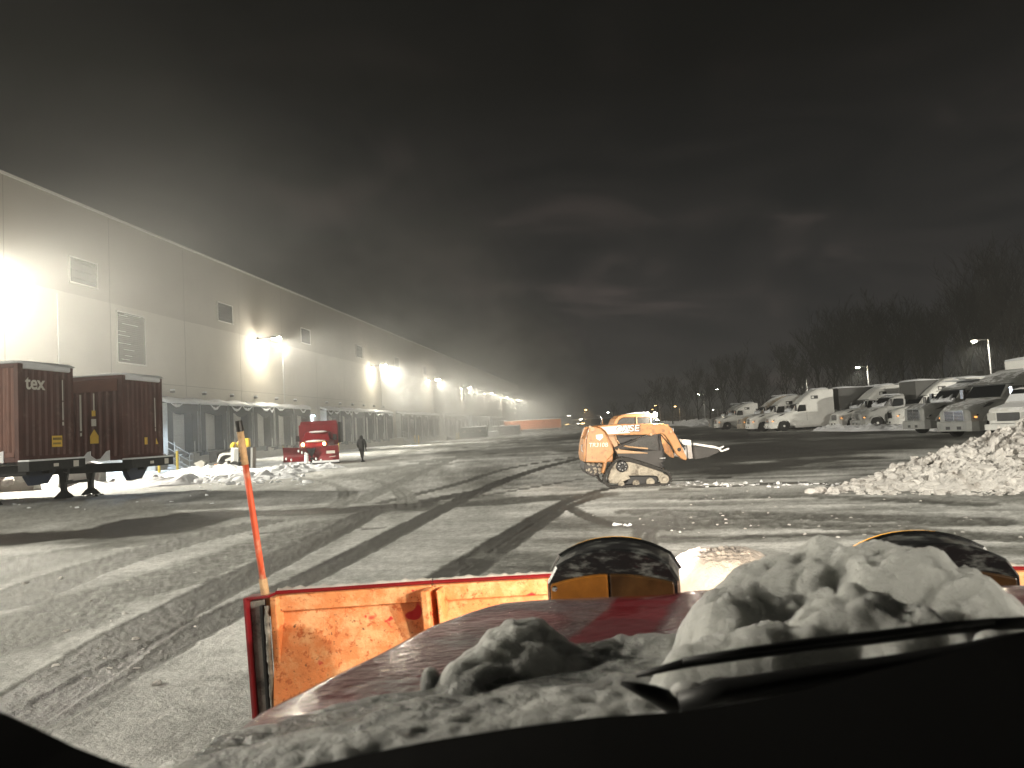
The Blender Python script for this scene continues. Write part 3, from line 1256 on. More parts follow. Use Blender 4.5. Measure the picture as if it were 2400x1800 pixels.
def dumpster(x0, yc, L, Hh, col, lab, ribs=True, rz=0.0):
    r = empty('dumpster', (x0, yc, 0), rz)
    m = B(col)
    m.prism([(-L / 2 - .35, Hh), (L / 2, Hh), (L / 2, .25), (-L / 2, .25)], 0, 2.3, 'y')
    n = int(L / .75)
    if ribs:
        for i in range(n + 1):
            x = -L / 2 + i * L / n
            m.box(x - .05, x + .05, -.09, -.001, .26, Hh - .12)
    m.box(-L / 2 - .4, L / 2 + .05, -.12, 2.42, Hh + .001, Hh + .10)
    m.build('hull', r, .01)
    s = B('snow')
    s.smooth = True
    s.loft([[(-L / 2 - .35 + k * (L + .35) / 10, y, Hh + .10 + z * (.8 + .5 * math.sin(k * 2.1))) for y, z in ((-.08, 0), (.2, .14), (1.15, .25), (2.1, .14), (2.38, 0))] for k in range(11)], closed=False, caps=False)
    s.build('snow', r)
    q = B('galv').box(-L / 2, L / 2, .15, .3, .1, .25).box(-L / 2, L / 2, 2.0, 2.15, .1, .25)
    for x in (-L / 2 + .5, L / 2 - .5):
        q.cyl((x, .1, .12), (x, .3, .12), .12)
        q.cyl((x, 2.0, .12), (x, 2.2, .12), .12)
    q.build('skid', r)
    if ribs:
        B('decal_white').box(-L / 2 + 1.9, -L / 2 + 2.6, -.13, -.10, 1.25, 1.75).box(L / 2 - 1.7, L / 2 - 1.15, -.13, -.10, 1.4, 1.85).build('placard', r)
    tag(r, lab, 'dumpster', 'roll off dumpsters in the far yard')


q = P(1102, 1010, 172)
dumpster(q.x, q.y, 7.2, 2.35, 'dumpster_green', 'dark green ribbed roll off dumpster with two white placards near the steel stair')
q = P(1187, 1004, 200)
dumpster(q.x, q.y, 6.8, 2.3, 'grey_box', 'grey roll off container in front of the orange trailer')
q = P(1153, 1006, 186)
dumpster(q.x, q.y, 2.6, 1.1, 'grey_box', 'low snow covered skip between the green dumpster and the grey container', False)


# trailer builder (local: front at x=0, body to -x)
def box_trailer(L, k, Hh=2.85, z0=1.15, Wd=2.6, rim=True, legs=True, stripe=None):
    r = empty('semi_trailer')
    b = B(k).box(-L, 0, -Wd / 2, Wd / 2, z0, z0 + Hh)
    b.build('cargo_box', r, .04)
    e = B('white_metal')
    e.box(-L + .01, -.01, -Wd / 2 - .012, -Wd / 2 - .001, z0, z0 + .16)
    e.box(-L + .01, -.01, -Wd / 2 - .012, -Wd / 2 - .001, z0 + Hh - .12, z0 + Hh - .02)
    e.box(-L + .01, -.01, Wd / 2 + .001, Wd / 2 + .012, z0, z0 + .16)
    for i in range(int(L / 1.2)):
        e.box(-.6 - i * 1.2, -.57 - i * 1.2, -Wd / 2 - .01, -Wd / 2 - .002, z0 + .17, z0 + Hh - .13)
    e.build('rail', r)
    f = B('black_metal')
    f.box(-L + .1, -.8, -.5, -.36, z0 - .3, z0 - .001)
    f.box(-L + .1, -.8, .36, .5, z0 - .3, z0 - .001)
    f.build('frame', r)
    s = B('snow')
    s.smooth = True
    s.loft([[(-k2 * L / 16, y * Wd / 2, z0 + Hh + z * (.8 + .4 * math.sin(k2 * 1.7))) for y, z in ((-1, 0), (-.96, .10), (-.4, .17), (.4, .18), (.96, .1), (1, 0))] for k2 in range(17)])
    s.build('snow', r)
    for kx in (-L + 1.3, -L + 2.6):
        for y in (-Wd / 2 + .02, Wd / 2 - .47):
            w = B('rubber').lathe([(.22, .04), (.28, .0), (.5, .02), (.52, .08), (.52, .38), (.5, .43), (.2, .45)], (kx, y, .52), 'y', 20)
            w = w.build('wheel', r)
            B('white_metal').lathe([(.01, .06), (.12, .03), (.2, .05), (.24, .02), (.26, .06)], (kx, y - .02, .52), 'y', 16).build('rim', w)
    if legs:
        for y in (-.9, .8):
            B('black_metal').box(-2.9, -2.78, y, y + .1, .05, z0 - .01).box(-3.0, -2.68, y - .08, y + .18, 0.0, .049).build('landing_leg', r)
    return r


o = box_trailer(16.2, 'orange_trailer', Hh=2.75)
q = P(1315, 1000, 219)
o.location = (q.x, q.y, 0)
o.rotation_euler = (0, 0, R(6))
tag(o, 'long orange semi trailer standing in the distance at the end of the warehouse', 'semi trailer')


# ------------------------------------------------------------------ wind rows and piles of snow
def heap(name, pts, w, h, matk, label, cat='snow', step=.09, seed=1, rough=.5, kind='stuff', px=True, tilt=0.0):
    """long bank of ploughed snow following a polyline on the ground"""
    gp = catmull([(G(*p).x, G(*p).y) if px else p for p in pts], 8)
    g = np.array(gp)
    seg = np.hypot(*np.diff(g, axis=0).T)
    s = np.concatenate([[0], np.cumsum(seg)])
    n = max(8, int(s[-1] / step))
    ss = np.linspace(0, s[-1], n)
    cx, cy = np.interp(ss, s, g[:, 0]), np.interp(ss, s, g[:, 1])
    tx, ty = np.gradient(cx), np.gradient(cy)
    l = np.hypot(tx, ty)
    tx, ty = tx / l, ty / l
    m = max(8, int(2 * w / step))
    v = np.linspace(-1, 1, m)
    V, S = np.meshgrid(v, ss)
    X = cx[:, None] - ty[:, None] * V * w
    Y = cy[:, None] + tx[:, None] * V * w
    env = np.clip(1 - V ** 2, 0, 1) ** .8
    endf = np.clip(np.minimum(S, s[-1] - S) / (w * 1.2), 0, 1) ** .6
    hh = h * (.45 + .9 * fbm(S * .5, V * 1.1, 3, seed)) * env * endf
    det = billow(X / (rough * 1.1), Y / (rough * 1.1), 5, seed + 3) - .35
    det2 = billow(X / (rough * .3), Y / (rough * .3), 3, seed + 9) - .35
    Z = hh * (1 + .9 * det) + env * endf * (det * h * .35 + det2 * h * .12) - .04
    X = X + env * (fbm(X * 3, Y * 3, 2, seed + 5) - .5) * step * 2
    o = grid_mesh(name, X, Y, Z, matk, smooth=False)
    tag(o, label, cat, kind=kind)
    return o


ICO = None


def ico_base():
    bm = bmesh.new()
    bmesh.ops.create_icosphere(bm, subdivisions=2, radius=1)
    v = np.array([tuple(x.co) for x in bm.verts])
    f = [tuple(y.index for y in x.verts) for x in bm.faces]
    bm.free()
    return v, f


ICO = ico_base()


def chunks(name, n, region, smin, smax, matk, label, seed=3, zf=None, pw=3.5):
    rg = np.random.RandomState(seed)
    rng = random.Random(seed)
    v0, f0 = ICO
    V, F = [], []
    f0 = np.array(f0)
    for i in range(n):
        px, py = region(rng)
        g = G(px, py)
        s = smin + (smax - smin) * rng.random() ** pw
        # irregular lump: sphere cut by a few random planes
        v = v0.copy()
        for k in range(7):
            d = rg.normal(size=3)
            d /= np.linalg.norm(d)
            h = rg.uniform(.35, .8)
            q = v @ d
            v = v - np.outer(np.maximum(q - h, 0), d)
        v = v * (1 + rg.uniform(-.10, .10, size=(len(v), 1)))
        v = v * np.array([rg.uniform(.8, 1.5), rg.uniform(.7, 1.2), rg.uniform(.6, 1.0)]) * s
        a = rng.random() * 6.28
        c_, s_ = math.cos(a), math.sin(a)
        v = v @ np.array([[c_, s_, 0], [-s_, c_, 0], [0, 0, 1]])
        z0 = zf(g.x, g.y) if zf else 0
        V.append(v + np.array([g.x, g.y, z0 + s * .10]))
        F.append(f0 + i * len(v0))
    me = bpy.data.meshes.new(name)
    me.from_pydata(np.concatenate(V).tolist(), [], np.concatenate(F).tolist())
    me.materials.append(M[matk])
    o = bpy.data.objects.new(name, me)
    COL.objects.link(o)
    tag(o, label, 'snow chunks', kind='stuff')
    return o


heap('snow_bank', [(0, 1150), (60, 1146), (150, 1142), (260, 1141), (380, 1139), (470, 1132), (600, 1124), (700, 1118)], 1.1, .34, 'snow', 'low white bank of ploughed snow in front of the containers and the white loader', seed=4, step=.12)
heap('snow_bank', [(395, 1118), (480, 1108), (545, 1110), (640, 1112), (720, 1103)], 1.5, .40, 'snow', 'lumpy snow pile around the white loader', seed=8, step=.12)
heap('snow_bank', [(690, 1102), (740, 1100), (800, 1095)], .8, .3, 'snow', 'small lumpy snow ridge below the red pickup plow', seed=12, step=.12)
heap('snow_bank', [(90, 1137), (150, 1133), (215, 1136)], 1.0, .7, 'snow_clean', 'white snow heap between the chassis legs', seed=14, step=.12)
chunks('snow_chunk', 330, lambda r: (r.uniform(400, 720), r.uniform(1104, 1138)), .02, .2, 'snow', 'broken snow lumps around the white loader', 5)
chunks('snow_chunk', 60, lambda r: (r.uniform(0, 500), r.uniform(1138, 1195)), .02, .09, 'snow', 'small snow crumbs in front of the containers', 6)
chunks('slush_clod', 8, lambda r: (r.uniform(205, 240), r.uniform(1160, 1164)), .07, .16, 'black_metal', 'few dark frozen clods on the snow beside the chassis leg', 7)
chunks('snow_chunk', 7, lambda r: (r.uniform(1443, 1490), r.uniform(1229, 1234)), .03, .08, 'snow', 'few white snow lumps on the tracks in front of the plow', 9)
chunks('slush_clod', 40, lambda r: (r.uniform(60, 460), r.uniform(1330, 1620)), .015, .05, 'snow_dirty', 'dirty slush clods between the tyre tracks near the plow marker', 10)

# snow covered block under the nearer container
blk = empty('snow_pusher', (G(190, 1143).x, G(190, 1143).y, 0), R(14))
B('grey_box').prism([(-1.0, .05), (1.0, .05), (1.05, .95), (-.9, .95)], 0, .12).build('blade', blk, .02)
B('grey_box').prism([(-.8, .05), (.1, .05), (.1, 1.0), (-.3, 1.0)], 1.0, 1.06, 'x').build('side_plate', blk)
B('snow').prism([(-1.0, .955), (1.04, .955), (.5, 1.15), (-.3, 1.4), (-.9, 1.1)], -.05, .5).build('snow', blk, .05)
tag(blk, 'snow covered flat steel pusher blade lying behind the chassis leg', 'pusher blade')
g = G(35, 1152)
blk = empty('concrete_barrier', (g.x, g.y, 0), R(10))
B('concrete').prism([(-.35, 0), (.35, 0), (.2, .5), (-.2, .5)], -1.0, 1.0, 'x').build('block', blk, .02)
sn = MB().use('snow_dirty')
sn.smooth = True
for i in range(9):
    sn.ball((-.9 + i * .22, .05 * math.sin(i * 2), .52 + .18 * math.sin(i * 1.1 + .5)), .3 + .1 * math.sin(i * 2.3), 10, sc=(1, 1, .75))
sn.build('snow', blk)
tag(blk, 'concrete block under lumpy dirty snow at the edge of view below the nearer container', 'concrete block')


# ------------------------------------------------------------------ red plow pickup
def red_pickup():
    """local: faces -y (towards the viewer), x to viewer's right; origin under front axle"""
    r = empty('plow_pickup')
    K = 'red_paint'
    b = MB().use(K)
    # hood and body loft along y
    def ring(y, w, z0, z1, rd=.12):
        return [(-w, y, z0), (-w, y, z1 - rd), (-w + rd, y, z1), (w - rd, y, z1), (w, y, z1 - rd), (w, y, z0)]
    b.loft([ring(-.95, .84, .62, 1.22), ring(-.85, .93, .55, 1.32), ring(.3, .97, .55, 1.42), ring(.55, .99, .5, 1.44), ring(2.9, 1.0, .5, 1.44), ring(5.0, 1.0, .5, 1.40)])
    b.build('body', r, .03)
    c = MB().use(K)
    c.loft([ring(.35, .93, 1.40, 1.46, .02), ring(.95, .80, 1.41, 1.98, .1), ring(1.9, .78, 1.41, 2.03, .1), ring(2.7, .80, 1.41, 2.0, .1)])
    cb = c.build('cab', r, .02)
    g = MB().use('glass_dark')
    g.add([(-.84, .42, 1.49), (.84, .42, 1.49), (.70, .905, 1.91), (-.70, .905, 1.91), (-.84, .40, 1.49), (.84, .40, 1.49), (.70, .885, 1.915), (-.70, .885, 1.915)],
          [(0, 1, 2, 3), (4, 5, 6, 7), (0, 1, 5, 4), (3, 2, 6, 7), (0, 3, 7, 4), (1, 2, 6, 5)])
    g.build('windshield', r)
    for sx in (-1, 1):
        g = MB().use('glass_dark')
        g.add([(sx * .90, .75, 1.5), (sx * .835, 1.1, 1.9), (sx * .815, 1.8, 1.92), (sx * .875, 1.85, 1.5),
               (sx * .92, .75, 1.5), (sx * .855, 1.1, 1.9), (sx * .835, 1.8, 1.92), (sx * .895, 1.85, 1.5)],
              [(0, 1, 2, 3), (4, 5, 6, 7), (0, 1, 5, 4), (3, 2, 6, 7), (0, 3, 7, 4), (1, 2, 6, 5)])
        g.build('window', r)
        m = B('black').box(sx * 1.22 - .12, sx * 1.22 + .12, .55, .66, 1.42, 1.78)
        m.tube([(sx * 1.0, .62, 1.5), (sx * 1.15, .6, 1.5)], .03, 6)
        m.build('mirror', r, .02)
        h = B('chrome').box(sx * .70 - .17, sx * .70 + .17, -1.0, -.93, 1.0, 1.24)
        hd = h.build('headlight', r, .02)
        ld = B('amber').ball((sx * .68, -1.02, 1.34), .10, 10)
        ld.build('plow_lamp', r)
        lamp('plow_lamp_light', 'POINT', (sx * .68, -1.25, 1.36), 14, (1, .6, .25), .05, parent=r)
    s = MB().use('snow')
    s.smooth = True
    s.ball((0.05, -.2, 1.40), .42, 12, sc=(1.6, 1.2, .22))
    s.ball((.1, .8, 1.97), .3, 12, sc=(2.0, .9, .25))
    s.build('snow', r)
    mk_ = MB().use('amber')
    for i in range(5):
        mk_.box(-.5 + i * .25 - .03, -.5 + i * .25 + .03, .93, .99, 2.0, 2.035)
    bx = MB().use(K)
    bx.box(-1.42, 1.26, 2.75, 5.0, 1.2, 2.66)
    bx.prism([(-1.34, 2.64), (1.24, 2.64), (1.17, 2.90), (-1.28, 2.90)], 2.76, 4.9)
    bo = bx.build('salt_box', r, .04)
    B('black_metal').box(1.27, 1.42, 2.72, 4.8, 1.35, 2.78).build('side_rack', bo)
    for sx in (-1, 1):
        for y in (0, 3.6):
            w = B('rubber').lathe([(.15, 0), (.38, .01), (.41, .05), (.41, .23), (.38, .27), (.15, .28)], (sx * .84 - .14, y, .41), 'x', 20)
            w = w.build('wheel', r)
            B('galv').lathe([(.01, .02), (.2, 0), (.24, .04)], (sx * .99 - .01, y, .41), 'x', 14).build('rim', w)
    for ch in kids(r):
        if ch.name.split('.')[0] in ('cab', 'windshield', 'window', 'mirror', 'body', 'snow'):
            for v_ in ch.data.vertices:
                v_.co.z *= 1.08
    # V plow
    v = empty('plow_blade')
    v.parent = r
    for sx in (-1, 1):
        m = MB().use(K)
        rings = []
        for i in range(7):
            a = i / 6
            z = .28 + .86 * a
            bow = .16 * math.sin(a * math.pi) - .10 * a
            rings.append((z, bow))
        vs, fs = [], []
        for j, (t, up) in enumerate(((0.03, 0), (1.0, .08))):
            for z, bow in rings:
                zz = .28 + (z - .28) * (1 + up)
                vs.append((sx * t * 1.72, -2.15 + t * (-.35) + bow, zz))
        for j, (t, up) in enumerate(((0.03, 0), (1.0, .08))):
            for z, bow in rings:
                zz = .28 + (z - .28) * (1 + up)
                vs.append((sx * t * 1.72, -2.08 + t * (-.35) + bow, zz))
        n = 7
        for i in range(n - 1):
            fs += [(i, i + 1, n + i + 1, n + i), (2 * n + i, 2 * n + i + 1, 3 * n + i + 1, 3 * n + i), (i, i + 1, 2 * n + i + 1, 2 * n + i), (n + i, n + i + 1, 3 * n + i + 1, 3 * n + i)]
        fs += [(0, n, 3 * n, 2 * n), (n - 1, 2 * n - 1, 4 * n - 1, 3 * n - 1)]
        m.add(vs, fs)
        m.build('moldboard', v)
        e = B('snow').box(sx * .9 - .84, sx * .9 + .84, -2.56, -2.44, .14, .27)
        e.build('snow', v, .03)
        e = B('black_metal').box(sx * .9 - .85, sx * .9 + .85, -2.50, -2.40, .05, .13)
        e.build('cutting_edge', v)
    m = B('black_metal').prism([(-.30, 1.08), (.30, 1.08), (.05, .55), (-.05, .55)], -2.34, -2.20)
    m.box(-.12, .12, -2.3, -1.0, .35, .50)
    m.box(-.45, .45, -1.25, -1.0, .35, .9)
    m.build('mount', v)
    s = MB().use('snow_clean')
    s.smooth = True
    for i in range(9):
        s.ball((-.30 + .06 * math.sin(i * 3), -2.5, .20 + i * .075), .15 - .01 * i, 8, sc=(1, .6, 1))
    for p in ((-.75, .95), (-.55, .85), (-1.5, .5), (-1.2, .42), (.3, .4), (.15, .25), (.6, .3)):
        s.ball((p[0], -2.42 - abs(p[0]) * .2, p[1]), .06, 8, sc=(1, .5, 1.6))
    s.build('snow', v)
    B('decal_white').box(.95, 1.48, -2.52, -2.45, .70, .88).build('plate', v)
    t = B('decal_white').prism([(1.1, .46), (1.5, .50), (1.52, .54), (1.12, .50)], -2.56, -2.47)
    t.build('decal', v)
    for sx in (-1, 1):
        B('yellow').tube([(sx * 1.70, -2.4, 1.2), (sx * 1.72, -2.4, 1.34)], .012, 6).build('marker_stick', v)
    return r


o = red_pickup()
q = G(716, 1091)
o.location = (q.x, q.y + 1.8, 0)
o.rotation_euler = (0, 0, R(15))
tag(o, 'red pickup with a red snow plow and red salt box, amber lamps lit', 'pickup truck')


# ------------------------------------------------------------------ person (hooded, dark clothes, walking away)
def skin_body(name, V, E, rad, matk, parent=None, sub=2, root=0):
    me = bpy.data.meshes.new(name)
    me.from_pydata(V, E, [])
    o = bpy.data.objects.new(name, me)
    COL.objects.link(o)
    sk = o.modifiers.new('skin', 'SKIN')
    sk.use_smooth_shade = True
    for i, r in enumerate(rad):
        me.skin_vertices[0].data[i].radius = r if isinstance(r, tuple) else (r, r)
    me.skin_vertices[0].data[root].use_root = True
    s = o.modifiers.new('sub', 'SUBSURF')
    s.levels = s.render_levels = sub
    dg = bpy.context.evaluated_depsgraph_get()
    m2 = bpy.data.meshes.new_from_object(o.evaluated_get(dg))
    bpy.data.objects.remove(o)
    m2.name = name
    m2.materials.clear()
    m2.materials.append(M[matk])
    o = bpy.data.objects.new(name, m2)
    COL.objects.link(o)
    o.parent = parent
    return o


def person():
    r = empty('person')
    V = [(0, 0, .96), (0, 0, 1.15), (0, .01, 1.38), (0, .01, 1.47), (0, .03, 1.56), (0, .03, 1.66),
         (-.10, 0, .90), (-.11, .05, .50), (-.10, .16, .09), (-.10, .28, .05),
         (.10, 0, .90), (.11, .0, .50), (.10, -.12, .12), (.10, -.02, .05),
         (-.19, 0, 1.42), (-.31, -.03, 1.16), (-.33, .06, .94), (-.33, .09, .86),
         (.19, 0, 1.42), (.31, .02, 1.16), (.36, -.03, .94), (.37, -.02, .86)]
    E = [(0, 1), (1, 2), (2, 3), (3, 4), (4, 5), (0, 6), (6, 7), (7, 8), (8, 9), (0, 10), (10, 11), (11, 12), (12, 13),
         (2, 14), (14, 15), (15, 16), (16, 17), (2, 18), (18, 19), (19, 20), (20, 21)]
    rad = [(.16, .12), (.16, .12), (.17, .12), .06, (.085, .10), (.08, .09), .10, .07, .05, (.05, .035), .10, .07, .05, (.05, .035),
           .075, .055, .042, .035, .075, .055, .042, .035]
    skin_body('body', V, E, rad, 'coat_black', r)
    V = [(0, 0, .84), (0, 0, 1.0), (0, 0, 1.2), (0, .01, 1.38), (-.20, 0, 1.43), (-.33, -.03, 1.17), (-.35, .06, .95), (.20, 0, 1.43), (.33, .02, 1.17), (.38, -.03, .95)]
    E = [(0, 1), (1, 2), (2, 3), (3, 4), (4, 5), (5, 6), (3, 7), (7, 8), (8, 9)]
    skin_body('coat', V, E, [(.21, .16), (.20, .15), (.20, .15), (.21, .14), .10, .08, .07, .10, .08, .07], 'coat_black', r)
    V = [(0, -.01, 1.46), (0, -.01, 1.58), (0, .0, 1.68), (0, .02, 1.74)]
    skin_body('hood', V, [(0, 1), (1, 2), (2, 3)], [(.13, .12), (.12, .13), (.11, .12), (.05, .06)], 'coat_black', r)
    for sx, hx, hy in ((-1, -.335, .10), (1, .375, -.01)):
        h = B('coat_black')
        h.smooth = True
        h.ball((hx, hy, .82), .042, 8, sc=(.6, 1, 1.1))
        for k in range(4):
            h.tube([(hx, hy - .03 + k * .02, .79), (hx + .003, hy - .028 + k * .021, .75), (hx - sx * .01, hy - .02 + k * .02, .715 + .006 * abs(k - 1.4))], [.011, .010, .007], 6)
        h.tube([(hx, hy + .03, .83), (hx - sx * .01, hy + .055, .79), (hx - sx * .015, hy + .06, .76)], [.012, .011, .008], 6)
        h.build('glove', r)
    for lx, ly in ((-.10, .20), (.10, -.08)):
        b = B('black').box(lx - .055, lx + .055, ly - .10, ly + .17, 0.0, .09)
        b.build('boot', r, .03)
    return r


o = person()
q = G(849, 1083)
o.location = (q.x, q.y, 0)
o.rotation_euler = (0, 0, R(-25))
tag(o, 'person in a dark hooded coat and dark trousers walking beside the red pickup', 'person')


# ------------------------------------------------------------------ small white loader
def S2(zx, zy):
    """photo crop (460..640 x 980..1120, x11.85) -> metres in the side plane"""
    u = (zx - 1000) / 11.85 * 49 / 1802
    w = (1430 - zy) / 11.85 * 49 / 1802
    c, s = math.cos(R(3)), math.sin(R(3))
    return (u * c + w * s, -u * s + w * c)


def side(mb, pts, y0, y1, f=S2):
    mb.prism([f(*p) for p in pts], y0, y1)
    return mb


r = empty('skid_loader')
side(B('white_metal'), [(990, 810), (1180, 830), (1190, 1180), (1140, 1440), (1030, 1450), (990, 1150)], -.85, -.62).build('arm_tower', r, .02)
side(B('white_metal'), [(990, 940), (800, 960), (720, 980), (690, 1030), (640, 1200), (680, 1210), (740, 1070), (800, 1020), (900, 1005), (990, 1010)], -.85, -.70).build('lift_arm', r, .01)
side(B('white_metal'), [(850, 1130), (980, 1060), (990, 1150), (860, 1170)], -.84, -.72).build('link', r)
side(B('grey_box'), [(1080, 850), (1170, 850), (1180, 1180), (1130, 1420), (1070, 1430)], -.862, -.852).build('side_stripe', r)
side(B('black_metal'), [(700, 1010), (1000, 960), (1010, 1240), (720, 1220)], -.60, .60).build('engine_bay', r, .02)
bk = side(B('black_metal'), [(430, 930), (900, 850), (900, 880), (640, 960), (650, 1190), (460, 1210)], -.75, .75)
bk.build('bucket', r, .01)
side(B('orange_trailer'), [(590, 1250), (760, 1220), (770, 1300), (580, 1330)], -.80, -.5).build('quick_coupler', r, .01)
side(B('concrete'), [(30, 1230), (240, 1140), (320, 1200), (300, 1350), (120, 1390), (90, 1260)], -.5, .3).build('broken_blade', r, .02)
side(B('black_metal'), [(1180, 960), (1420, 800), (1500, 800), (1520, 1380), (1200, 1440)], -.60, .60).build('rear_body', r, .02)
side(B('grey_box'), [(1470, 820), (1530, 820), (1530, 1400), (1480, 1400)], -.62, .62).build('rear_door', r, .01)
side(B('white_metal'), [(700, 1360), (860, 1190), (900, 1180), (1000, 1440), (960, 1470), (880, 1260), (740, 1440), (690, 1470)], -.9, -.6).build('track_frame', r, .01)
side(B('yellow'), [(930, 760), (1000, 670), (1060, 690), (1010, 830), (950, 840)], -.5, 0).build('yellow_hose_cover', r, .03)
side(B('yellow'), [(1060, 800), (1130, 590), (1400, 570), (1420, 800), (1200, 830)], -.4, .2).build('yellow_cover', r, .04)
t = B('rubber')
for k, cx in enumerate((780, 1100)):
    x_, z_ = S2(cx, 1400)
    w = B('rubber').lathe([(.1, 0), (.28, .01), (.3, .04), (.3, .22), (.1, .24)], (x_, -.88, .30), 'y', 18)
    w.build('wheel', r)
q = G(545, 1103)
q = P(545, 1039, 47)
r.location = (q.x, q.y, 0)
r.rotation_euler = (0, 0, R(17))
tag(r, 'small white and black skid loader in the snow behind the plow marker stick', 'skid loader')

# ================================================================== ORANGE TRACK LOADER
mk('case_orange', (.56, .27, .105), .38, var=.14, vs=3, coat=.2, dirt=(.26, .14, .07), dirt_amt=.40, ds=7)
mk('case_tan', (.56, .36, .20), .45, var=.1, vs=2)
mk('track_rubber', (.03, .028, .025), .8, var=.4, vs=9, bump=.3, bs=40)
mk('track_snow', (.42, .38, .31), .85, var=.3, vs=8, bump=.8, bs=25, dirt=(.12, .10, .08), dirt_amt=.42, ds=6)
mk('cab_dark', (.035, .032, .03), .5, var=.4, vs=4)
mk('mesh_glass', (.05, .05, .048), .3, var=.5, vs=30)
mk('white_bright', (.85, .83, .80), .35)


def S1(zx, zy):
    u = (zx - 700) / 508.0
    w = (1184 - zy) / 508.0
    c, s = math.cos(R(3.0)), math.sin(R(3.0))
    return (u * c + w * s, -u * s + w * c)


def sd(k, pts, y0, y1, name, parent, bev=.012):
    mb = B(k)
    mb.prism([S1(*p) for p in pts], y0, y1)
    return mb.build(name, parent, bev)


ld = empty('track_loader')
# near side is y = -0.95
TRK = [(410, 1060), (430, 1120), (480, 1165), (560, 1184), (900, 1187), (1180, 1165), (1240, 1140), (1285, 1080), (1275, 1010), (1230, 960), (1100, 920), (900, 850), (720, 800), (640, 790), (580, 815), (500, 900), (440, 990)]


def track(y0, y1, near):
    pts = [S1(*p) for p in TRK]
    n = len(pts)
    # resample closed loop
    P2 = np.array(pts + [pts[0]])
    seg = np.hypot(*np.diff(P2, axis=0).T)
    s = np.concatenate([[0], np.cumsum(seg)])
    N = 116
    ss = np.linspace(0, s[-1], N, endpoint=False)
    x = np.interp(ss, s, P2[:, 0])
    z = np.interp(ss, s, P2[:, 1])
    for _ in range(3):
        x = (np.roll(x, 1) + x * 2 + np.roll(x, -1)) / 4
        z = (np.roll(z, 1) + z * 2 + np.roll(z, -1)) / 4
    tx, tz = np.roll(x, -1) - np.roll(x, 1), np.roll(z, -1) - np.roll(z, 1)
    l = np.hypot(tx, tz)
    nx, nz = tz / l, -tx / l
    cx, cz = x.mean(), z.mean()
    if (nx * (x - cx) + nz * (z - cz)).mean() < 0:
        nx, nz = -nx, -nz
    vs, fs = [], []
    z = np.maximum(z, .035)
    for i in range(N):
        th = .030 if i % 2 else .0
        for off in (th, -.045):
            for yy in (y0, y1):
                vs.append((x[i] + nx[i] * off, yy, z[i] + nz[i] * off))
    for i in range(N):
        a, b_ = 4 * i, 4 * ((i + 1) % N)
        fs += [(a, a + 1, b_ + 1, b_), (a + 2, b_ + 2, b_ + 3, a + 3), (a, b_, b_ + 2, a + 2), (a + 1, a + 3, b_ + 3, b_ + 1)]
    mb = B('track_rubber')
    mb.add(vs, fs)
    t_ = mb.build('rubber_track', ld)
    if near:
        f = B('track_snow')
        inner = [(470, 1060), (500, 960), (560, 860), (640, 840), (760, 850), (900, 890), (1100, 955), (1190, 990), (1215, 1060), (1180, 1100), (1130, 1080), (1110, 1030), (1000, 1020), (740, 1025), (760, 1060), (640, 1110), (560, 1130), (490, 1120)]
        f.prism([S1(*p) for p in inner], y0 + .05, y1 - .05)
        fo = f.build('track_frame', ld, .02)
        d = B('black_metal')
        d.prism([S1(*p) for p in [(730, 1035), (1100, 1030), (1120, 1100), (1060, 1135), (640, 1140), (720, 1100)]], y0 + .09, y1 - .09)
        d.build('roller_frame', ld, .02)
        for (zx, zy, rr, kk) in ((650, 905, .15, 'black_metal'), (830, 1120, .085, 'track_snow'), (1015, 1105, .105, 'track_snow'), (640, 1135, .08, 'track_snow'), (1190, 1070, .13, 'track_snow')):
            u, w = S1(zx, zy)
            m = B(kk).lathe([(rr * .25, -.05), (rr * .45, -.06), (rr * .5, -.02), (rr * .85, -.02), (rr, .0), (rr, .1)], (u, y0 + .03, w), 'y', 20)
            m.build('sprocket' if rr == .15 else 'roller', ld)
        u, w = S1(650, 905)
        bl = B('galv')
        for i in range(8):
            a = i * math.pi / 4
            bl.cyl((u + .09 * math.cos(a), y0 - .05, w + .09 * math.sin(a)), (u + .09 * math.cos(a), y0 + .02, w + .09 * math.sin(a)), .012, 6)
        bl.build('bolts', ld)
    return t_


track(-.98, -.64, True)
track(.64, .98, False)
# main frame and rear
sd('cab_dark', [(600, 720), (1200, 700), (1215, 960), (900, 960), (600, 900)], -.62, .62, 'lower_body', ld)
sd('case_tan', [(470, 480), (560, 480), (600, 560), (640, 690), (1010, 735), (1010, 745), (600, 745), (560, 640)], -.64, .64, 'side_panel', ld)
sd('case_orange', [(245, 395), (300, 390), (380, 410), (440, 470), (480, 560), (545, 680), (550, 740), (520, 780), (470, 830), (430, 1000), (395, 1000), (420, 860), (180, 855), (165, 760), (175, 640), (200, 520)], -.86, -.58, 'rear_tower', ld, .03)
sd('case_orange', [(245, 395), (300, 390), (380, 410), (440, 470), (480, 560), (545, 680), (550, 740), (520, 780), (430, 860), (180, 855), (165, 760), (175, 640), (200, 520)], .58, .86, 'rear_tower', ld, .03)
sd('case_orange', [(175, 560), (220, 520), (560, 500), (560, 860), (170, 855), (162, 760)], -.58, .58, 'engine_hood', ld, .03)
sd('cab_dark', [(180, 858), (400, 862), (420, 980), (370, 1030), (300, 1050), (210, 1010), (175, 950)], -.62, .62, 'counterweight', ld, .03)
rb = MB().use('track_snow')
rb.smooth = True
rng = random.Random(4)
for i in range(22):
    u, w = S1(rng.uniform(200, 400), rng.uniform(870, 1020))
    rb.ball((u, -.63, w), rng.uniform(.02, .05), 7, sc=(1, .5, 1))
rb.build('caked_snow', ld)
u, w = S1(140, 700)
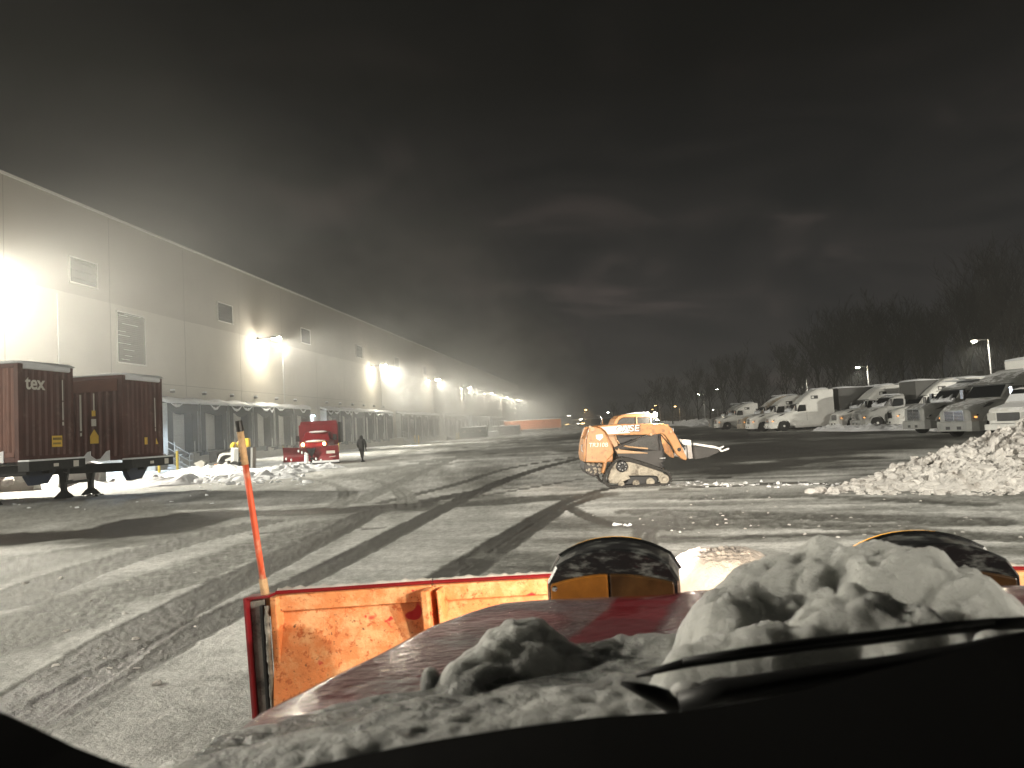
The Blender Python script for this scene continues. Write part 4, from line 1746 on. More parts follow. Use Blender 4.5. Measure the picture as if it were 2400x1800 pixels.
B('galv').tube([S1(180, 625)[:1] + (-.5,) + S1(180, 625)[1:], S1(150, 640)[:1] + (-.5,) + S1(150, 640)[1:], S1(150, 700)[:1] + (-.5,) + S1(150, 700)[1:], S1(178, 740)[:1] + (-.5,) + S1(178, 740)[1:]], .014, 6).build('rear_handle', ld)
# cab
cabp = [(570, 360), (600, 290), (650, 250), (720, 230), (1050, 215), (1110, 240), (1130, 300), (1185, 700), (1200, 960), (1130, 960), (620, 740)]
sd('cab_dark', [(600, 480), (1160, 480), (1190, 715), (640, 690)], -.55, .55, 'cab_lower', ld, .02)
sd('case_orange', [(560, 380), (575, 340), (600, 290), (650, 248), (720, 230), (1050, 212), (1110, 240), (1125, 290), (1060, 272), (1050, 268), (700, 272), (650, 295), (620, 350), (615, 380)], -.55, .55, 'cab_roof', ld, .02)
for a, b_ in (((866, 268), (884, 360)), ((1052, 260), (1075, 360))):
    sd('case_tan', [(a[0], a[1]), (a[0] + 14, a[1]), (b_[0], b_[1]), (b_[0] - 14, b_[1])], -.55, -.50, 'cab_pillar', ld, .004)
sd('mesh_glass', [(618, 355), (655, 295), (705, 274), (862, 270), (866, 480), (618, 480)], -.53, .53, 'side_window', ld, .004)
sd('mesh_glass', [(884, 270), (1048, 268), (1060, 480), (884, 480)], -.528, .528, 'side_window', ld, .004)
sd('glass_dark', [(1062, 270), (1108, 270), (1150, 480), (1072, 480)], -.52, .52, 'cab_front', ld, .004)
sd('mesh_glass', [(640, 660), (820, 570), (1110, 560), (1150, 700), (1000, 690)], -.556, -.55, 'lower_window', ld, .002)
sd('case_tan', [(780, 225), (815, 222), (820, 236), (785, 240)], -.40, .40, 'roof_beacon_bar', ld, .004)
s_ = B('snow').prism([S1(*p) for p in [(740, 225), (860, 205), (1040, 196), (1050, 212), (740, 230)]], -.45, .45)
s_.build('snow', ld, .01)
# exhaust stack
u0, u1, u2 = S1(460, 360), S1(458, 290), S1(440, 262)
B('chrome').tube([(u0[0], .2, u0[1]), (u1[0], .2, u1[1]), (u2[0], .2, u2[1])], .035, 10).build('exhaust', ld)
sd('cab_dark', [(400, 240), (455, 238), (455, 250), (400, 252)], .14, .26, 'exhaust_cap', ld, .003)
# lift arms
ARM = [(340, 385), (420, 372), (700, 358), (1190, 352), (1260, 372), (1310, 420), (1370, 520), (1450, 680), (1500, 800), (1490, 830), (1440, 815), (1365, 750), (1320, 660), (1270, 570), (1215, 500), (1160, 484), (1060, 500), (1030, 512), (980, 498), (470, 505), (440, 450), (380, 410)]
sd('case_orange', ARM, -.84, -.68, 'lift_arm', ld, .02)
sd('case_orange', ARM, .68, .84, 'lift_arm', ld, .02)
sd('white_bright', [(385, 400), (760, 374), (765, 470), (700, 478), (480, 492), (445, 440)], -.846, -.842, 'arm_sheen', ld, 0)  # bright sheen on the arm painted as a white patch behind the lettering
for zx, zy, rr in ((275, 425, .055), (1035, 492, .035), (1292, 460, .03), (245, 395, .03)):
    u, w = S1(zx, zy)
    B('case_tan').cyl((u, -.885, w), (u, -.80, w), rr, 14).build('pivot_pin', ld)
u, w = S1(1400, 690)
B('ink').cyl((u, -.846, w), (u, -.838, w), .05, 16).build('arm_hole', ld)
c_, s_ = math.cos(R(-3 + 1)), math.sin(R(-3 + 1))


def txt1(t, zx, zy, size, k, y=-.848, shear=.25, bold=.006, slope=0.0, sc=1.0):
    u, w = S1(zx, zy)
    m = basis((u, y, w), (math.cos(slope), 0, math.sin(slope)), (-math.sin(slope), 0, math.cos(slope)))
    m = m @ Matrix.Diagonal((sc, 1, 1, 1))
    return text_mesh('lettering', t, size, k, m, ld, thick=.002, shear=shear, bold=bold)


txt1('CASE', 565, 462, .225, 'ink', -.850, .1, .012, R(-1), 1.22)
txt1('CASE', 560, 460, .225, 'white_bright', -.853, .1, .004, R(-1), 1.22)
txt1('TR310B', 226, 657, .150, 'white_bright', -.864, .15, .0, R(-2), 1.0)
sd('white_bright', [(320, 500), (405, 490), (415, 530), (370, 575), (325, 550)], -.866, -.862, 'emblem', ld, 0)
# lift cylinder and hoses
a, b_ = S1(560, 680), S1(1010, 495)
B('cab_dark').cyl((a[0], -.75, a[1]), ((a[0] * .35 + b_[0] * .65), -.75, a[1] * .35 + b_[1] * .65), .032, 12).build('lift_cylinder', ld)
B('chrome').cyl((a[0] * .36 + b_[0] * .64, -.75, a[1] * .36 + b_[1] * .64), (b_[0], -.75, b_[1]), .018, 10).build('cylinder_rod', ld)
ho_ = B('case_tan')
ho_.tube([(S1(x, y)[0], -.66, S1(x, y)[1]) for x, y in ((585, 490), (600, 570), (650, 630), (750, 655), (900, 670), (1010, 680))], .020, 8)
ho_.build('hose', ld)
B('black').tube([(S1(x, y)[0], -.7, S1(x, y)[1]) for x, y in ((1370, 500), (1420, 590), (1480, 660))], .03, 8).build('tilt_cylinder', ld)
B('galv').tube([(S1(x, y)[0], -.6, S1(x, y)[1]) for x, y in ((1300, 410), (1350, 420), (1352, 455))], .012, 6).build('grab_bar', ld)
B('black').tube([(S1(x, y)[0], -.56, S1(x, y)[1]) for x, y in ((1170, 490), (1190, 600), (1220, 700), (1225, 860))], .025, 8).build('front_post', ld)
for pts_, rr in ((((600, 700), (640, 620), (720, 600), (800, 560)), .014), (((560, 690), (590, 720), (620, 800)), .016), (((1180, 500), (1230, 560), (1300, 640), (1400, 700)), .012),
                 (((1330, 620), (1400, 600), (1470, 640), (1490, 700)), .014), (((1180, 860), (1205, 900), (1200, 950)), .02), (((620, 500), (700, 520), (860, 510), (980, 500)), .010)):
    B('black').tube([(S1(x, y)[0], -.70, S1(x, y)[1]) for x, y in pts_], rr, 8).build('hose', ld, smooth=True)
sd('black', [(1150, 470), (1185, 470), (1225, 850), (1190, 850)], -.60, -.52, 'door_frame', ld, .01)
sd('galv', [(1165, 800), (1240, 795), (1240, 810), (1165, 815)], -.66, -.5, 'step', ld, .005)
sd('ink', [(205, 420), (212, 420), (190, 850), (184, 850)], -.866, -.861, 'panel_seam', ld, 0)
# attachment: coupler plate and pallet fork bucket seen edge-on
sd('white_bright', [(1480, 560), (1590, 570), (1610, 810), (1560, 815), (1540, 640), (1470, 625)], -.55, .55, 'coupler_plate', ld, .01)
sd('galv', [(1500, 640), (1540, 650), (1540, 800), (1470, 800)], -.5, .5, 'coupler_frame', ld, .01)
sd('cab_dark', [(1612, 640), (1850, 660), (1950, 710), (1780, 790), (1640, 815), (1608, 812)], -.8, .8, 'bucket', ld, .01)
bb = B('white_bright')
bb.prism([S1(*p) for p in [(1600, 606), (1850, 640), (1930, 665), (1960, 712), (1945, 722), (1905, 682), (1600, 632)]], -.84, -.72)
bb.build('bucket_lip', ld, .005)
B('white_bright').prism([S1(*p) for p in [(1925, 662), (1980, 640), (1985, 652), (1935, 680)]], -.84, -.74).build('bucket_tooth', ld)
B('white_bright').prism([S1(*p) for p in [(1945, 722), (1940, 708), (2030, 668), (2050, 674), (2040, 690)]], -.84, -.74).build('bucket_tooth', ld)
# work lamp on the cab, lit
mk('work_lamp', (1, 1, 1), .3, emit=(1, .95, .82), est=160)
u, w = S1(1115, 235)
B('work_lamp').lathe([(.01, -.035), (.05, -.02), (.06, 0), (.05, .03)], (u, -.60, w), 'y', 14).build('work_lamp', ld)
lamp('work_light', 'POINT', (u + .05, -.75, w + .02), 60, (1, .93, .78), .06, parent=ld)
B('work_lamp').lathe([(.005, -.02), (.02, -.01), (.02, .01)], (S1(1140, 300)[0], -.60, S1(1140, 300)[1]), 'y', 10).build('side_lamp', ld)
# machine placement: its side plane faces the viewer's line of sight
q = P(1447, 1000, 20.5)
ld.location = (q.x, q.y, 0)
ld.rotation_euler = (0, 0, R(7.1))
tag(ld, 'orange compact track loader on rubber tracks with a lit work lamp on its cab', 'track loader')

# ================================================================== RIGHT SIDE
mk('truck_white', (.80, .80, .77), .4, var=.08, vs=1.5, coat=.2, dirt=(.33, .32, .29), dirt_amt=.28, ds=2.5, snow=.12)
mk('truck_grey', (.27, .275, .265), .4, var=.15, vs=1.5, coat=.2, dirt=(.14, .14, .13), dirt_amt=.3, snow=.10)
mk('truck_tan', (.42, .37, .30), .5, var=.2, vs=2, dirt=(.24, .16, .09), dirt_amt=.42, ds=2, snow=.2)
mk('truck_dark', (.07, .075, .075), .4, var=.2, vs=2, snow=.15)
mk('trailer_dark', (.075, .075, .072), .6, var=.1, vs=1)
mk('trailer_white', (.70, .70, .67), .5, var=.06, vs=1, snow=.1)
mk('lens_amber', (.8, .28, .05), .3, emit=(1, .42, .10), est=1.6)
mk('lens_clear', (.45, .45, .43), .15)


def rrect(x, w, z0, z1, rd, taper=0.0, n=4):
    """ring in the yz plane at x, rounded top corners"""
    p = [(x, -w, z0), (x, -w * (1 - taper * .3), z1 - rd)]
    for i in range(1, n):
        a = i / n * math.pi / 2
        p.append((x, -(w * (1 - taper * .3) - rd * (1 - math.cos(a))), z1 - rd + rd * math.sin(a)))
    p.append((x, -(w * (1 - taper * .3) - rd), z1))
    return p + [(a, -b_, c) for a, b_, c in p[::-1]]


def semi(kc, roof=3.95, sleeper=2.4, hood_k=None, stack=False, skirt=True, daycab=False, chrome_grille=False, lit=True, window=True, blunt=0.0, snowy=True, seed=0):
    """local: +x forward, origin on the ground under the front axle"""
    rg = random.Random(seed)
    r = empty('semi_truck')
    N = 1.30
    h = MB().use(hood_k or kc)
    h.smooth = False
    hb = .16 * blunt
    h.loft([rrect(N, .80, .62, 1.30 + hb, .22), rrect(N - .06, .92, .60, 1.42 + hb, .24), rrect(N - .35, 1.02, .60, 1.58 + hb, .30), rrect(.62, 1.08, .62, 1.70 + hb, .30),
            rrect(.60, 1.08, .98, 1.70 + hb, .30), rrect(-.60, 1.12, .98, 1.90, .30), rrect(-.62, 1.12, .55, 1.905, .30), rrect(-.95, 1.13, .50, 1.95, .28)])
    ho = h.build('hood', r, .015)
    # fender flares
    for sy in (-1, 1):
        f = MB().use(hood_k or kc)
        rings = []
        for i in range(13):
            a = math.pi * (i / 12)
            for_ = [(.60, 0), (.72, 0)]
            rings.append([(math.cos(a) * .61, sy * 1.00, .52 + math.sin(a) * .61), (math.cos(a) * .61, sy * 1.21, .52 + math.sin(a) * .61),
                          (math.cos(a) * .72, sy * 1.19, .54 + math.sin(a) * .70), (math.cos(a) * .74, sy * 1.00, .56 + math.sin(a) * .72)])
        f.loft(rings)
        f.build('fender', r)
    b = MB().use(kc)
    b.loft([rrect(N + .12, .75, .34, .80, .05), rrect(N + .06, 1.02, .32, .84, .05), rrect(N - .22, 1.20, .32, .84, .05), rrect(.68, 1.21, .34, .80, .05)])
    bo = b.build('bumper', r, .01)
    i_ = B('black')
    i_.box(N + .10, N + .125, -.45, -.20, .42, .58).box(N + .10, N + .125, .2, .45, .42, .58)
    i_.build('bumper_slot', bo)
    g = B('black_metal').box(N - .02, N + .012, -.55, .55, .86, 1.34 + hb)
    gr = g.build('grille', r)
    g = B('chrome')
    for i in range(6):
        g.box(N + .012, N + .03, -.52, .52, .90 + i * .075 * (1 + hb), .92 + i * .075 * (1 + hb))
    g.box(N + .012, N + .03, -.56, -.53, .86, 1.35 + hb).box(N + .012, N + .03, .53, .56, .86, 1.35 + hb).box(N + .012, N + .03, -.56, .56, 1.34 + hb, 1.37 + hb)
    if chrome_grille:
        g.box(N + .012, N + .035, -.02, .02, .86, 1.35 + hb)
    g.build('grille_bars', gr)
    for sy in (-1, 1):
        l = MB().use('glass_dark')
        l.add([(N + .01, sy * .66, .90), (N - .16, sy * 1.02, .95), (N - .42, sy * 1.10, 1.18), (N - .10, sy * .80, 1.12),
               (N - .1, sy * .60, .90), (N - .3, sy * .9, .95), (N - .5, sy * 1.0, 1.15), (N - .2, sy * .7, 1.10)],
              [(0, 1, 2, 3), (4, 5, 6, 7), (0, 1, 5, 4), (3, 2, 6, 7), (0, 3, 7, 4), (1, 2, 6, 5)])
        hl = l.build('headlight', r)
        B('lens_amber' if lit else 'lens_clear').box(N - .30, N - .18, min(sy * 1.00, sy * 1.075), max(sy * 1.00, sy * 1.075), .99, 1.07).build('marker_lens', hl, .01)
    # cab and roof fairing
    wb_ = -.80      # windscreen base
    cw = 1.18
    top = 2.80 if not daycab else 2.78
    end = wb_ - 1.15 - (sleeper if not daycab else .55)
    c = MB().use(kc)
    rings = [rrect(wb_ + .02, 1.02, .9, 1.93, .05), rrect(wb_ - .60, 1.10, .9, 2.62, .16), rrect(wb_ - .85, cw - .04, .9, top, .18)]
    if daycab:
        rings += [rrect(wb_ - 1.5, cw, .9, top + .12, .2), rrect(end, cw, .9, top + .12, .2)]
    else:
        k = min(1.0, (roof - 2.8) / 1.15)
        rings += [rrect(wb_ - 1.25, cw, .9, top + .38 * k, .28), rrect(wb_ - 1.8, cw + .02, .9, top + .78 * k, .32), rrect(wb_ - 2.5, cw + .03, .9, roof - .06, .3), rrect(end, cw + .03, .9, roof, .25)]
    c.loft(rings)
    cb = c.build('cab', r, .015)
    lo = MB().use(kc)
    lo.box(end, wb_ - .10, -cw + .02, cw - .02, .48, .905)
    lo.build('lower_body', r, .02)
    g = MB().use('glass_dark')
    w0, w1 = .98, .92
    off = Vector((.03, 0, .022))
    vs = [Vector((wb_ - .02, -w0, 1.99)), Vector((wb_ - .02, w0, 1.99)), Vector((wb_ - .56, w1, 2.58)), Vector((wb_ - .56, -w1, 2.58))]
    g.add([v + off for v in vs] + [v - off for v in vs], [(0, 1, 2, 3), (4, 5, 6, 7), (0, 1, 5, 4), (3, 2, 6, 7), (0, 3, 7, 4), (1, 2, 6, 5)])
    ws = g.build('windshield', r)
    if snowy:
        s = B('snow')
        s.smooth = True
        for i in range(7):
            y = -.9 + i * .3 + rg.uniform(-.08, .08)
            t = rg.uniform(.15, .6)
            s.tube([(wb_ + .06, y, 2.0), (wb_ + .05 - .54 * t * .5, y + .03, 2.02 + .59 * t * .5), (wb_ + .03 - .54 * t, y, 2.02 + .59 * t)], [.12, .09, .03], 6)
        s.tube([(wb_ + .07, -.95, 1.97), (wb_ + .10, 0, 1.99), (wb_ + .07, .95, 1.97)], .07, 8)
        s.build('snow', ws)
    B('black_metal').box(wb_ - .75, wb_ - .52, -cw - .03, cw + .03, 2.62, 2.66).build('sun_visor', r)
    for sy in (-1, 1):
        y = sy * (cw - .035)
        g = MB().use('glass_dark')
        poly = [(wb_ - .55, 1.97), (wb_ - .78, 2.52), (wb_ - 1.38, 2.52), (wb_ - 1.40, 1.90), (wb_ - .62, 1.86)]
        g.prism(poly, min(y, y + sy * .058), max(y, y + sy * .058))
        dr = g.build('door_window', r)
        if daycab:
            B('glass_dark').prism([(end + .35, 1.95), (end + .35, 2.5), (end + .12, 2.5), (end + .12, 1.95)], min(y, y + sy * .05), max(y, y + sy * .05)).build('door_window', r)
        q = B('black_metal').box(wb_ - 1.46, wb_ - 1.445, min(y, y + sy * .046), max(y, y + sy * .046), .95, 2.6)
        q.build('door_seam', r)
        if window and not daycab:
            wz = roof - .85 if roof > 3.5 else 2.35
            wx = wb_ - 1.15 - sleeper * .45
            yy = sy * (cw + .025)
            f = B('black').box(wx - .34, wx + .34, min(yy, yy + sy * .02), max(yy, yy + sy * .02), wz - .15, wz + .17)
            fo = f.build('sleeper_window', r, .01)
            B('white_metal').box(wx + .05, wx + .28, min(yy, yy + sy * .03), max(yy, yy + sy * .03), wz - .09, wz + .10).build('blind', fo)
        m = B('black').box(wb_ - .42, wb_ - .26, sy * 1.42 - .11, sy * 1.42 + .11, 1.95, 2.50)
        m.tube([(wb_ - .55, sy * 1.05, 2.45), (wb_ - .35, sy * 1.40, 2.42)], .022, 6).tube([(wb_ - .55, sy * 1.08, 2.02), (wb_ - .35, sy * 1.40, 2.02)], .022, 6)
        mo = m.build('mirror', r, .03)
        B('chrome').box(wb_ - .262, wb_ - .24, sy * 1.42 - .10, sy * 1.42 + .10, 1.97, 2.48).build('mirror_cap', mo, .01)
        if skirt:
            e2 = end - .5
            B(kc).box(e2, wb_ - .25, min(sy * 1.17, sy * 1.225), max(sy * 1.17, sy * 1.225), .30, .97).build('side_skirt', r, .01)
        else:
            B('chrome').lathe([(.02, 0), (.28, .01), (.29, .04), (.29, 1.1), (.28, 1.13), (.02, 1.14)], (wb_ - 1.5, sy * 1.0, .62), 'x', 16).build('fuel_tank', r)
            B('white_metal').box(wb_ - 1.0, wb_ - .2, min(sy * 1.0, sy * 1.2), max(sy * 1.0, sy * 1.2), .62, .68).box(wb_ - 1.0, wb_ - .2, min(sy * 1.0, sy * 1.2), max(sy * 1.0, sy * 1.2), .34, .40).build('step', r)
        v = B('black').prism([(.15, 1.56), (.55, 1.50), (.05, 1.72), (-.18, 1.74)], min(sy * 1.03, sy * 1.145), max(sy * 1.03, sy * 1.145))
        v.build('hood_vent', r)
        w = B('rubber').lathe([(.22, .04), (.28, .0), (.49, .02), (.52, .06), (.52, .26), (.49, .30), (.2, .32)], (0, sy * 1.02 - .16, .52), 'y', 24)
        wo = w.build('wheel', r)
        B('white_metal').lathe([(.005, -.03), (.10, -.035), (.11, .02), (.22, .04), (.27, .01), (.285, .02), (.285, .1)] if sy < 0 else [(.005, .35), (.10, .355), (.11, .30), (.22, .28), (.27, .31), (.285, .30), (.285, .22)], (0, sy * 1.02 - .16, .52), 'y', 20).build('rim', wo)
        for kx in (end - .9, end - 2.2):
            w = B('rubber').lathe([(.2, .0), (.49, .02), (.52, .08), (.52, .5), (.49, .55), (.2, .56)], (kx, sy * .90 - .28, .52), 'y', 20)
            w.build('wheel', r)
    f = B('black_metal').box(end - 2.9, end + .2, -.5, -.38, .62, .92).box(end - 2.9, end + .2, .38, .5, .62, .92).box(-.5, .6, -.5, .5, .45, .7)
    f.build('frame', r)
    if not daycab and roof > 3.5:
        for sy in (-1, 1):
            B(kc).box(end - .45, end + .01, min(sy * 1.16, sy * 1.205), max(sy * 1.16, sy * 1.205), .95, roof - .15).build('side_extender', r, .01)
    if stack:
        B('chrome').tube([(end - .12, -1.05, .9), (end - .12, -1.05, 3.7), (end - .22, -1.05, 3.95)], .075, 12).build('exhaust_stack', r)
    if snowy:
        s = MB().use('snow')
        s.smooth = True
        zt = roof if not daycab else top + .12
        s.loft([[(end + .05 + t * .9, y * cw, zt + z * (1 + .3 * math.sin(t * 5))) for y, z in ((-.9, -.02), (-.7, .05), (0, .09), (.7, .05), (.9, -.02))] for t in (0, .3, .6, .9, 1.2)] if not daycab else
               [[(end + .1 + t * 1.3, y * cw, zt + z) for y, z in ((-.85, -.02), (-.6, .05), (0, .08), (.6, .05), (.85, -.02))] for t in (0, .4, .8)])
        s.build('snow', r)
    return r


TRUCKS = [
    # px, py wheel contact, extra turn towards the viewer, label, kwargs, trailer(kind, dx)
    ((1688, 1003), 5, 'dark snow dusted semi truck, farthest of the parked row', dict(kc='truck_grey', roof=3.7, sleeper=1.4, window=False, lit=False, seed=1), None, 118),
    ((1705, 1006), 6, 'white semi truck with a rounded roof and pale wheel, second farthest in the row', dict(kc='truck_white', roof=3.6, sleeper=1.9, seed=2), None, 106),
    ((1768, 1009), 6, 'brown stained snow caked semi truck with a lit amber marker', dict(kc='truck_tan', roof=3.8, sleeper=1.9, seed=3), None, 86),
    ((1791, 1012), 5, 'white semi truck tucked behind the tall skirted sleeper truck', dict(kc='truck_white', roof=3.7, sleeper=1.7, seed=4), None, 80),
    ((1838, 1010), 3, 'tall white sleeper truck with long side skirts and a dark square upper window', dict(kc='truck_white', roof=4.05, sleeper=2.5, seed=5), ('trailer_dark', 13.6), 76),
    ((1966, 1006), 8, 'grey semi truck with a tall chrome exhaust stack', dict(kc='truck_grey', roof=3.0, sleeper=.6, stack=True, skirt=False, window=False, blunt=.8, lit=False, seed=6), ('trailer_white', 13.6), 76),
    ((2000, 1004), 8, 'white semi truck with a long sloping roof fairing behind the grey day cab', dict(kc='truck_white', roof=4.0, sleeper=2.2, seed=7), ('trailer_white', 13.6), 72),
    ((2056, 1005), 9, 'grey day cab truck with two windows side by side', dict(kc='truck_grey', daycab=True, sleeper=.6, skirt=False, chrome_grille=True, seed=8), ('trailer_dark', 13.6), 66),
    ((2135, 1002), 10, 'big white sleeper truck with an open dark slot grille and small high sleeper window', dict(kc='truck_white', roof=4.05, sleeper=2.0, skirt=False, seed=9, snowy=False), ('trailer_white', 13.6), 65),
    ((2215, 1010), 16, 'dark truck with an upright chrome grille peeking out behind the large grey truck', dict(kc='truck_grey', roof=3.2, sleeper=.8, skirt=False, window=False, blunt=1.2, chrome_grille=True, lit=False, seed=10), None, 47),
    ((2325, 1013), 27, 'large grey truck with chrome grille and two dark side windows nearest the snow pile', dict(kc='truck_grey', roof=3.45, sleeper=1.4, skirt=False, chrome_grille=True, seed=11, snowy=False), ('trailer_white', 12.5), 39),
]
for (pp, turn, lab, kw, tr, dep) in TRUCKS:
    o = semi(**kw)
    q = G(*pp)
    d = P(pp[0], pp[1], dep)
    a = math.radians(180 + turn)
    # near wheel is 1.02 m to the side
    ox, oy = math.sin(a) * 1.0, -math.cos(a) * 1.0
    o.location = (d.x + ox, d.y + oy, 0)
    o.rotation_euler = (0, 0, a)
    tag(o, lab, 'semi truck', 'semi trucks parked in a row')
    if tr:
        t = box_trailer(tr[1], tr[0], Hh=2.8, z0=1.15, legs=False)
        back = -(1.95 + (kw.get('sleeper', .6) if not kw.get('daycab') else .55)) - .95
        t.location = (o.location.x + math.cos(a) * back, o.location.y + math.sin(a) * back, 0)
        t.rotation_euler = (0, 0, a)
        tag(t, ('dark' if tr[0] == 'trailer_dark' else 'white') + ' box trailer coupled behind the ' + lab.split(' with')[0].split(' tucked')[0].split(',')[0], 'semi trailer', 'trailers behind the parked trucks')

# white box truck behind the snow pile
mk('truck_snow', (.62, .62, .60), .5, var=.1, vs=2, snow=.45)
bt = empty('box_truck')
h = MB().use('truck_snow')
h.loft([rrect(2.0, .78, .75, 1.30, .16), rrect(1.9, .95, .70, 1.45, .2), rrect(.9, 1.0, .70, 1.62, .22), rrect(.6, 1.02, .65, 1.68, .2)])
h.build('hood', bt, .02)
c = MB().use('truck_snow')
c.loft([rrect(.65, .98, .7, 1.68, .05), rrect(.1, .92, .7, 2.28, .15), rrect(-.3, .93, .7, 2.34, .15), rrect(-1.3, .95, .7, 2.34, .15)])
c.build('cab', bt, .02)
g = B('glass_dark')
off = Vector((.03, 0, .02))
vs = [Vector((.55, -.88, 1.80)), Vector((.55, .88, 1.80)), Vector((.14, .82, 2.23)), Vector((.14, -.82, 2.23))]
g.add([v + off for v in vs] + [v - off for v in vs], [(0, 1, 2, 3), (4, 5, 6, 7), (0, 1, 5, 4), (3, 2, 6, 7), (0, 3, 7, 4), (1, 2, 6, 5)])
g.build('windshield', bt)
B('snow').prism([(.62, 1.74), (.75, 1.70), (.40, 2.05), (.33, 2.03)], -.85, .85).build('snow', bt, .02)
B('black_metal').box(2.0, 2.03, -.50, .50, .85, 1.22).build('grille', bt)
B('truck_snow').box(2.0, 2.2, -1.0, 1.0, .45, .72).build('bumper', bt, .03)
for sy in (-1, 1):
    B('lens_clear').box(1.85, 2.02, min(sy * .58, sy * .96), max(sy * .58, sy * .96), .88, 1.22).build('headlight', bt, .03)
    B('glass_dark').prism([(.35, 1.75), (.0, 2.2), (-.8, 2.2), (-.8, 1.7)], min(sy * .94, sy * .985), max(sy * .94, sy * .985)).build('door_window', bt)
    for kx in (1.1, -3.6):
        B('rubber').lathe([(.2, 0), (.42, .02), (.42, .24), (.2, .26)], (kx, sy * .86 - .13, .42), 'y', 18).build('wheel', bt)
bx = B('trailer_white').box(-6.5, -1.45, -1.22, 1.22, 1.0, 3.45)
bo = bx.build('cargo_box', bt, .04)
B('white_metal').box(-6.5, -1.44, -1.24, 1.24, 3.46, 3.52).box(-1.46, -1.43, -1.24, -1.14, 1.0, 3.46).box(-1.46, -1.43, 1.14, 1.24, 1.0, 3.46).build('box_trim', bo)
B('lens_amber').box(-1.43, -1.40, -1.18, -1.06, 3.30, 3.38).build('marker_lamp', bo)
B('snow').box(-6.4, -1.5, -1.2, 1.2, 3.522, 3.62).build('snow', bt, .04)
d = P(2432, 1010, 35)
bt.location = (d.x, d.y, 0)
bt.rotation_euler = (0, 0, R(180 + 32))
tag(bt, 'white box truck with a snow covered hood behind the big snow pile', 'box truck')

# snow ridge in front of the trucks and the big pile
heap('snow_bank', [(1925, 1009), (2020, 1010), (2100, 1008), (2200, 1007), (2230, 1010)], 1.1, .5, 'snow_clean', 'low white snow ridge along the noses of the parked trucks', seed=31, step=.16)
heap('snow_bank', [(1480, 1001), (1560, 998), (1630, 996), (1668, 998)], 4.5, 1.3, 'snow_clean', 'pale ploughed snow heap beyond the track loader, before the farthest trucks', seed=33, step=.5)
heap('snow_bank', [(1210, 1011), (1290, 1008), (1420, 1003), (1500, 1000)], 4, 1.2, 'snow', 'far snow bank across the end of the yard', seed=35, step=.6)


mk('pile_snow', (.66, .64, .62), .8, var=.15, vs=4, bump=.7, bs=30, dirt=(.36, .33, .30), dirt_amt=.40, ds=2.2)


def big_pile():
    n, m = 480, 430
    xs = np.linspace(2.6, 19, n)
    ys = np.linspace(9.5, 25, m)
    X, Y = np.meshgrid(xs, ys)
    toe = np.array([(G(1850, 1150).x, G(1850, 1150).y)])[0]
    # footprint: wedge rising to the right
    u = (X - 4.9)
    ridge_y = 17.0 + .10 * (X - 4)
    wid = np.clip(.5 + .62 * u, .4, 5.4)
    lat = (Y - ridge_y) / wid
    env = np.clip(1 - lat ** 2, 0, 1) ** .8
    rise = np.clip((X - 4.5) / 6.6, 0, 1) ** 1.1 * 1.85 + .08 * (X > 4.5)
    big = fbm(X * .55, Y * .55, 3, 401)
    det = billow(X * 1.5, Y * 1.5, 5, 411)
    det2 = .5 * billow(X * 5.5, Y * 5.5, 4, 421) + .5 * fbm(X * 13, Y * 13, 4, 451)
    Z = env * rise * (.62 + .62 * big) + env * np.clip(rise, .15, 1.2) * (.34 * (det - .32) + .42 * (det2 - .42)) - .05 - .05 * (env <= 0)
    X2 = X + env * (fbm(X * 2.2, Y * 2.2, 3, 431) - .5) * .35
    Y2 = Y + env * (fbm(X * 2.2 + 50, Y * 2.2, 3, 441) - .5) * .35
    o = grid_mesh('snow_pile', X2, Y2, Z, 'pile_snow', smooth=False)
    tag(o, 'big lumpy pile of dirty ploughed snow rising at the edge of the yard', 'snow pile', kind='stuff')
    return xs, ys, Z


pxs, pys, PZ = big_pile()


def pile_z(x, y):
    if x < pxs[0] or x > pxs[-1] or y < pys[0] or y > pys[-1]:
        return 0
    i = int((x - pxs[0]) / (pxs[1] - pxs[0]))
    j = int((y - pys[0]) / (pys[1] - pys[0]))
    return max(0, PZ[j, i])


def pile_region(r):
    while True:
        x, y = r.uniform(4, 13), r.uniform(10, 22)
        if abs(y - (16.6 + .1 * (x - 4))) < .5 + .62 * (x - 4.2):
            v = CM.transposed() @ (Vector((x, y, 0)) - CO)
            return 1200 + v.x / -v.z * FPX, 900 - v.y / -v.z * FPX


chunks('snow_chunk', 6000, pile_region, .010, .13, 'pile_snow', 'broken snow blocks lying over the big snow pile', 12, zf=pile_z, pw=5)
chunks('snow_chunk', 500, lambda r: (r.gauss(1900, 260), r.uniform(1122, 1262)), .006, .035, 'snow_dirty', 'crumbled snow on the churned track marks', 13)
chunks('snow_chunk', 160, lambda r: (r.uniform(1500, 2000), r.gauss(1137, 3)), .02, .08, 'snow_clean', 'bright snow crumbs along the ridge before the big pile', 14)

